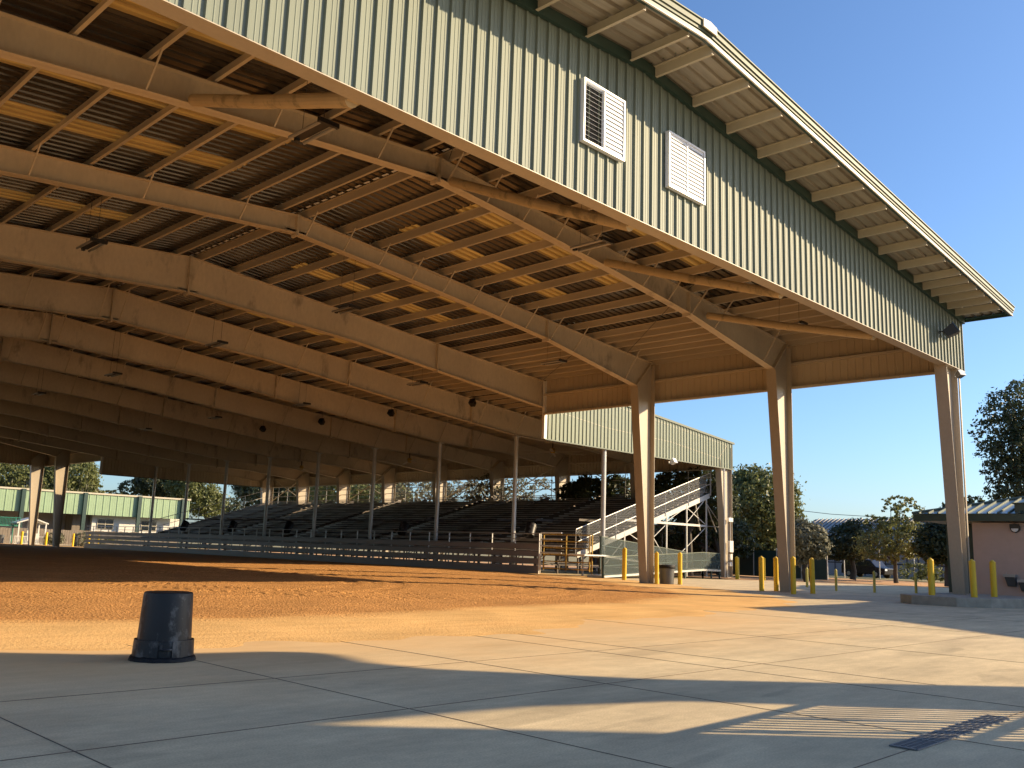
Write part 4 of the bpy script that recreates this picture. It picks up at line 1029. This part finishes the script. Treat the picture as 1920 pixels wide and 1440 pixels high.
tree('moss_oak', 'olive oak beyond the right end of the far green building', gz(380, 200), blobs_px([(365,925,34,36),(395,945,24,24),(345,905,30,20)], 195), 10000, .3, 'leaf_m', .5, 34)
tree('moss_oak', 'distant oak low behind the right end of the far green building', gz(420, 230), blobs_px([(420,948,26,16),(212,925,20,5)], 230), 3000, .3, 'leaf_d', .5, 35)

# ================================================================== FAR BUILDINGS
GBl = thing('far_green_building', 'long low building with green ribbed fascia beyond the far end', 'building', (18, 135, 0))
O_ = Vector((18,135,0))
def gg(mb, name, mt, par=None, **k): mb.v = [tuple(Vector(v)-O_) for v in mb.v]; return mb.build(name, mt, par or GBl, **k)
q = MB(); ribwall(q, (-30,134.4), (32.3,134.4), 4.65, lambda x, y: 7.85, (0,-1), pitch=1.1, h=.06); gg(q, 'fascia', M['gwall'])
q = MB(); q.box(-30, 32.4, 134.2, 134.39, 7.85, 8.05); q.box(-30,32.4,134.2,150,8.05,8.1); gg(q, 'eave_trim', M['outlook'])
q = MB(); q.box(17.2, 32.2, 136.2, 150, 0, 7.8); wq = gg(q, 'wall', M['wwall'])
q = MB(); q.box(-30, 17.1, 140, 150, 0, 7.8); gg(q, 'recessed_wall', M['bgwall'])
q = MB(); q.box(14.5, 17.1, 137, 139.9, 0, 4.7); gg(q, 'brown_wall', M['wood'])
for x in (6.0, 15.0, 23.6, 31.0):
    q = MB(); q.box(x-.28, x+.28, 133.9, 134.35, 0 if x != 23.6 else 0, 8.0); gg(q, 'column', M['dtrim'] if x != 31 else M['gpost'])
for x in (19.3, 26.4):
    f = MB(); f.box(x-1.3, x+1.3, 136.08, 136.19, 2.5, 4.2); fo = gg(f, 'window', M['outlook'])
    p = MB()
    for a, b in ((x-1.2, x-.05), (x+.05, x+1.2)):
        for z0, z1 in ((2.6,3.3),(3.4,4.1)): p.box(a, b, 136.05, 136.079, z0, z1)
    p.v = [tuple(Vector(v)-O_) for v in p.v]; p.build('pane', M['glass'], fo)
# wood fence, teal stair, white gazebo, bushes, bin
WFc = thing('wood_fence', 'weathered wooden board fence in front of the far green building', 'fence', (14, 131, 0))
q = MB()
for k in range(110):
    x = -8+k*.34; q.box(x, x+.31, 131, 131.05, 0, 2.2+rnd.uniform(-.06,.06))
q.v = [tuple(Vector(v)-Vector((14,131,0))) for v in q.v]; q.build('boards', M['wood'], WFc)
q = MB(); q.box(-8, 29, 131.06, 131.14, .4, .5); q.box(-8,29,131.06,131.14,1.7,1.8); q.v = [tuple(Vector(v)-Vector((14,131,0))) for v in q.v]; q.build('rails', M['wood'], WFc)
TS = thing('teal_staircase', 'teal painted metal staircase and landing at the far left', 'staircase', (0, 121, 0))
q = MB(); q.box(-2, 1.5, -.8, .8, 2.35, 2.55); q.build('landing', M['teal'], TS)
q = MB(); q.beam((-2,-.8,2.45),(-6,-.8,.1),.08,.35); q.beam((-2,.8,2.45),(-6,.8,.1),.08,.35); q.build('stringers', M['teal'], TS)
q = MB()
for k in range(12): q.box(-6+.33*k, -5.7+.33*k, -.8, .8, .2*k+.05, .2*k+.1)
q.build('treads', M['teal'], TS)
for yy in (-.82, .82):
    q = MB(); q.tube([(-6,yy,1.2),(-2,yy,3.5),(1.5,yy,3.5)], .05, 6); q.tube([(1.5,yy,2.4),(1.5,yy,3.5)], .05, 6)
    for k in range(20): q.tube([(-2+.18*k,yy,2.5),(-2+.18*k,yy,3.5)], .025, 4)
    for k in range(12): q.tube([(-6+.33*k,yy,.2*k+.1),(-6+.33*k,yy,1.2+.19*k)], .025, 4)
    q.build('railing', M['teal'], TS)
q = MB(); q.tube([(1.0,0,0),(1.0,0,2.4)], .09, 8); q.tube([(-1.5,0,0),(-1.5,0,2.4)], .09, 8); q.build('legs', M['teal'], TS)
GZ_ = thing('white_gazebo', 'small white gabled shelter with a picket rail at the far end', 'shelter', (3.0, 121, 0))
q = MB(); q.add([(-2.0,-1.4,2.75),(0,-1.4,3.45),(2.0,-1.4,2.75),(-2.0,1.4,2.75),(0,1.4,3.45),(2.0,1.4,2.75),(-2.0,-1.4,2.9),(0,-1.4,3.6),(2.0,-1.4,2.9),(-2.0,1.4,2.9),(0,1.4,3.6),(2.0,1.4,2.9)], [(0,1,4,3),(1,2,5,4),(6,9,10,7),(7,10,11,8),(0,6,7,1),(1,7,8,2),(3,4,10,9),(4,5,11,10),(0,3,9,6),(2,8,11,5)]); q.build('roof', M['wwall'], GZ_, recalc=True)
for x in (-1.7, .3, 1.7):
    for y in (-1.3, 1.3): q = MB(); q.box(x-.08,x+.08,y-.08,y+.08,0,2.8 if abs(x) > 1 else 3.3); q.build('post', M['wwall'], GZ_)
q = MB(); q.box(-2.2,1.9,-1.62,-1.55,1.05,1.12); q.box(-2.2,1.9,-1.62,-1.55,.1,.17)
for k in range(24): q.box(-2.2+.175*k,-2.14+.175*k,-1.61,-1.56,.15,1.08)
q.build('picket_rail', M['wwall'], GZ_)
q = MB(); q.box(-.2, 1.5, .2, 1.2, 0, 1.5); q.build('cabinet', M['wwall'], GZ_)
def bush(label, base, blobs, n, size, mt, seed): 
    rr = random.Random(seed); t = thing('bush', label, 'bush', base); q = MB(); leaves(q, blobs, n, size, rr); q.v = [tuple(Vector(v)-Vector(base)) for v in q.v]; q.build('foliage', M[mt], t)
    q = MB(); q.tube([(0,0,0),(0.05,0,.5)], .06, 6); q.build('stem', M['bark'], t)
bush('brown leafy bush beyond the far end left of the shaded column', (5.8,119,0), [(5.8,119,.9,1.3,.6,.9)], 1500, .12, 'leaf_g', 41)
bush('brown leafy bush beyond the far end right of the shaded column', (9.0,119,0), [(9.6,119,.9,1.6,.7,1.0)], 2000, .12, 'leaf_g', 42)
bush('yellow green flowering bush before the far wooden fence', (14,124,0), [(13.5,124,.9,2.2,.8,.6),(16.5,124,.9,1.6,.8,.5)], 1800, .12, 'leaf_y', 43)
q = MB(); q.lathe([(.3,0),(.36,1.1),(.4,1.15),(.4,1.25),(.1,1.32)], n=14); o = q.build('waste_bin', M['dark'], smooth=False); o.location = (6.6, 114, 0); tag(o, 'dark bin by the shaded bush at the far end', 'bin')
q = MB(); q.lathe([(.3,0),(.36,1.0),(.4,1.05),(.4,1.15),(.1,1.2)], n=14); o = q.build('waste_bin', M['grayp'], smooth=False); o.location = (-.9, 119, 0); tag(o, 'grey bin under the teal staircase', 'bin')
# concession building behind the grandstand
CB = thing('concession_building', 'tan fascia building seen through the grandstand supports', 'building', (30, 35, 0))
def cb(mb, name, mt, **k): mb.v = [tuple(Vector(v)-Vector((30,35,0))) for v in mb.v]; return mb.build(name, mt, CB, **k)
q = MB(); q.box(27.9, 28.0, 29.3, 44, 3.25, 4.15); cb(q, 'fascia', M['tanwall'])
q = MB(); q.box(28.0, 31, 29.3, 44, 4.151, 4.2); cb(q, 'roof', M['brick'])
q = MB(); q.box(29.5, 31, 31.5, 44, 0, 4.15); cb(q, 'wall', M['brick'])
q = MB(); q.tube([(26.2,32.0,3.55),(26.2,50,3.55)], .22, 12); o = q.build('awning_roll', M['roller']); tag(o, 'tan roll of cloth hung in front of the tan fascia', 'awning roll')
for y in (31, 38, 45): q = MB(); q.box(27.9,28.1,y-.1,y+.1,0,3.3); cb(q, 'post', M['white'])
# background building at right: roof with seams, framed wall
BB = thing('background_building', 'long building with grey seamed roof and brown framed pale wall beyond the road', 'building', (78, 36, 0))
p0 = at(1480, 1085, 118); p1 = at(1830, 1085, 105); dv = (p1-p0); dv.z = 0; Lb = dv.length; dv.normalize(); nv = Vector((dv.y, -dv.x, 0))
if nv.dot(CAM-p0) < 0: nv = -nv
def bbp(s_, n_, z): v = p0+dv*s_+nv*n_; return (v.x-78, v.y-36, z)
q = MB(); q.add([bbp(0,0,-.1),bbp(Lb,0,-.1),bbp(Lb,0,3.0),bbp(0,0,3.0)], [(0,1,2,3)]); q.add([bbp(0,-12,-.1),bbp(Lb,-12,-.1),bbp(Lb,-12,3.0),bbp(0,-12,3.0)], [(0,1,2,3)]); q.build('wall', M['bgwall'], BB)
q = MB(); k = 0
while k*1.3 < Lb:
    a = k*1.3; q.add([bbp(a,.02,0),bbp(a+.14,.02,0),bbp(a+.14,.02,2.9),bbp(a,.02,2.9)], [(0,1,2,3)]); k += 1
q.add([bbp(0,.03,1.3),bbp(Lb,.03,1.3),bbp(Lb,.03,1.42),bbp(0,.03,1.42)], [(0,1,2,3)]); q.build('wall_frames', M['brownframe'], BB)
q = MB(); zt_ = 6.6
q.add([bbp(-.6,.9,2.95),bbp(Lb+1,.9,2.95),bbp(Lb+1,-6,zt_),bbp(-.6,-6,zt_),bbp(-.6,-12.9,2.95),bbp(Lb+1,-12.9,2.95)], [(0,1,2,3),(3,2,5,4)]); rfo = q.build('roof', M['bgroof'], BB)
q = MB(); k = 0
while k*.62 < Lb:
    a = k*.62; A0 = Vector(bbp(a,.9,3.0)); A1 = Vector(bbp(a,-6,zt_+.05)); q.beam(A0, A1, .12, .14); k += 1
q.build('roof_seams', M['louver'] if False else M['galv'], rfo)
# SUV
def suv(label, c, ang):
    t = thing('parked_suv', label, 'SUV', c, ang)
    q = MB(); q.poly([(-2.4,.35),(2.4,.35),(2.45,.95),(1.5,1.08),(.9,1.72),(-2.1,1.75),(-2.4,1.1)], 'y', -.93, .93); o = q.build('body', M['carpaint'], t, recalc=True); bv = o.modifiers.new('b', 'BEVEL'); bv.width = .07; bv.segments = 3
    for s in (-1, 1):
        for x0, x1 in ((-2.0,-1.2),(-1.12,-.2),(-.12,.85)):
            q = MB(); q.poly([(x0,1.12),(x1,1.12) if x1 < .8 else (1.25,1.12),(x1 if x1 < .8 else .82,1.6),(x0+.05,1.6)], 'y', s*.935-.005, s*.935+.005); q.build('window', M['glass'], t, recalc=True)
        for x in (-1.5, 1.5):
            q = MB(); q.lathe([(.0,-.12),(.3,-.12),(.37,-.09),(.37,.09),(.3,.12),(0,.12)], n=20, M=Matrix.Rotation(R(90),3,'X'), c=(x,s*.86,.37)); wo = q.build('wheel', M['tyre'], t, recalc=True)
            q = MB(); q.lathe([(.0,-.02),(.2,-.02),(.2,.02),(0,.02)], n=14, M=Matrix.Rotation(R(90),3,'X'), c=(x,s*.985,.37)); q.build('rim', M['alu'], wo, recalc=True)
        q = MB(); q.box(2.40,2.47,s*.7-.17,s*.7+.17,.72,.9); q.build('headlight', M['louver'], t)
    q = MB(); q.tube([(-2,-.7,1.82),(.6,-.7,1.82)], .025, 6); q.tube([(-2,.7,1.82),(.6,.7,1.82)], .025, 6); q.build('roof_rack', M['alu'], t)
pS = gz(1627, 98); dS = math.atan2(dv.y, dv.x)
suv('dark blue SUV parked beyond the lawn under the pointed tree', pS, dS)
# light poles with bent tops, hedge, utility wire
for i, px in enumerate((1583, 1649, 1714)):
    b = Vector(gz(px, 92)); t = thing('bent_fence_pole', ['leftmost','middle','rightmost'][i] + ' of the three thin grey poles with bent tops by the lawn', 'pole', b, dS, 'thin poles with bent tops')
    q = MB(); q.tube([(0,0,0),(0,0,2.5),(.05,0,2.7),(.35,0,3.1)], .05, 6); q.build('shaft', M['galv'], t)
    q = MB(); q.tube([(.05,0,2.72),(.12,0,2.86)], .08, 6); q.build('collar', M['white'], t)
H_ = thing('hedge', 'clipped green hedge right of the pointed tree', 'hedge', gz(1712, 92), dS)
q = MB(); leaves(q, [(0,0,.8,1.6,.7,.8),(1.6,0,.8,1.2,.7,.75),(3.6,0,.5,2.0,.7,.5)], 3500, .09, random.Random(50)); q.build('foliage', M['leaf_m'], H_)
b = at(1480, 955, 125); e = at(1640, 969, 125)
q = MB(); q.tube([b, b.lerp(e,.5)+Vector((0,0,-.15)), e, at(1800,975,125)], .035, 4); tag(q.build('utility_wire', M['grayp']), 'thin utility wire crossing the sky above the grey roof', 'wire')
FC = thing('chain_fence', 'low dark screened fence behind the big oak', 'fence', gz(1440, 82), dS)
q = MB(); q.box(-9,6,-.02,.02,0,2.2); q.build('screen', M['gpost'], FC)
q = MB()
for k in range(7): q.tube([(-9+2.5*k,-.06,0),(-9+2.5*k,-.06,2.4)], .05, 6)
q.build('posts', M['galv'], FC)
# ================================================================== ADDED SHADOW CANOPIES (unseen stand-ins, outlined from the shade wanted on the apron)
K8 = SV*(8/SV.z)
def canopy(name, label, pts, h, posts, mt='roof'):
    k = SV*(h/SV.z); t = thing(name, label, 'canopy', (pts[0][0]+k.x, pts[0][1]+k.y, 0)); o0 = t.location
    P_ = [(x+k.x-o0.x, y+k.y-o0.y) for x, y in pts]
    q = MB(); q.poly(P_, 'z', h, h+.12); q.build('roof', M[mt], t, recalc=True)
    for x, y in posts:
        q = MB(); q.box(x+k.x-o0.x-.12, x+k.x-o0.x+.12, y+k.y-o0.y-.12, y+k.y-o0.y+.12, 0, h-.002); q.build('post', M['steel'], t)
canopy('shadow_canopy', 'unseen metal canopy added to shade the foreground concrete', [(-42.5,.35),(-39,.5),(-37.2,.08),(-35.9,-.95),(-34.9,-1.35),(-33.95,-1.62),(-33.62,-1.85),(-33.48,-2.25),(-33.62,-3.2),(-33.3,-4.1),(-31.5,-6.27),(-27.8,-9.35),(-19,-17.2),
   (-22,-18),(-30.12,-9.95),(-32.67,-7.45),(-34.3,-6.76),(-36.5,-6.34),(-34.15,-8.50),(-32.15,-10.28),(-29.2,-13.2),(-31,-14.2),(-34.5,-12.2),(-41,-8.0),(-43,-4)], 8, [(-32.5,-12.8),(-38,-9.5),(-42.6,-4),(-42,.2)])
canopy('shadow_canopy', 'unseen metal canopy added to shade the right side of the apron', [(-18.5,-6.8),(-16.0,-3.3),(-15.3,1.64),(-7.8,1.6),(-4.5,2.2),(2.0,7.0),(4.4,10.2),(11.5,13.4),(20,12.2),(45,9),(45,4),(20,-1),(0,-6),(-20,-10.5)], 8, [(-19,-9.5),(-9,-7.5),(1,-5),(20,0),(40,5)])
SR = thing('stripe_shadow_rack', 'unseen low slatted rack added to cast the striped shadow', 'rack', (-28.5,-11,0))  # unseen rack added so its slats stripe the ground with shadow
k = SV*(1.5/SV.z); q = MB()
sd = Vector((4.3,-3.95,0)).normalized(); sn = Vector((-sd.y, sd.x, 0))
A0 = Vector((-34.15,-8.50,0))
for j in range(15):
    off = -.02+.122*j
    a_ = A0+sn*off; # start at the bar Y=-8.5 -> intersect
    tt = (-8.5-a_.y)/sd.y; a_ = a_+sd*tt; b_ = a_+sd*6.2
    if a_.x > -31.0: break
    q.beam(a_+k-Vector((-28.5,-11,0)), b_+k-Vector((-28.5,-11,0)), .058, .008)
q.build('slats', M['alu'], SR)
q = MB(); o0 = Vector((-28.5,-11,0))
q.beam(Vector((-34.4,-8.48,0))+k-o0+Vector((0,0,.03)), Vector((-31.2,-8.40,0))+k-o0+Vector((0,0,.03)), .14, .03)
q.beam(Vector((-32.3,-10.26,0))+k-o0+Vector((0,0,.03)), Vector((-29.6,-10.20,0))+k-o0+Vector((0,0,.03)), .14, .03)
q.beam(Vector((-33.6,-7.95,0))+k-o0+Vector((0,0,.05)) if False else Vector((-32.9,-8.44,0))+k-o0+Vector((0,0,.05)), Vector((-28.4,-12.6,0))+k-o0+Vector((0,0,.05)), .05, .03)
q.build('cross_bars', M['alu'], SR)
q = MB()
for x, y in ((-34.0,-8.48),(-29.8,-12.5),(-28.3,-12.4)): q.box(x+k.x-o0.x-.03, x+k.x-o0.x+.03, y+k.y-o0.y-.03, y+k.y-o0.y+.03, 0, 1.48)
q.build('legs', M['alu'], SR)
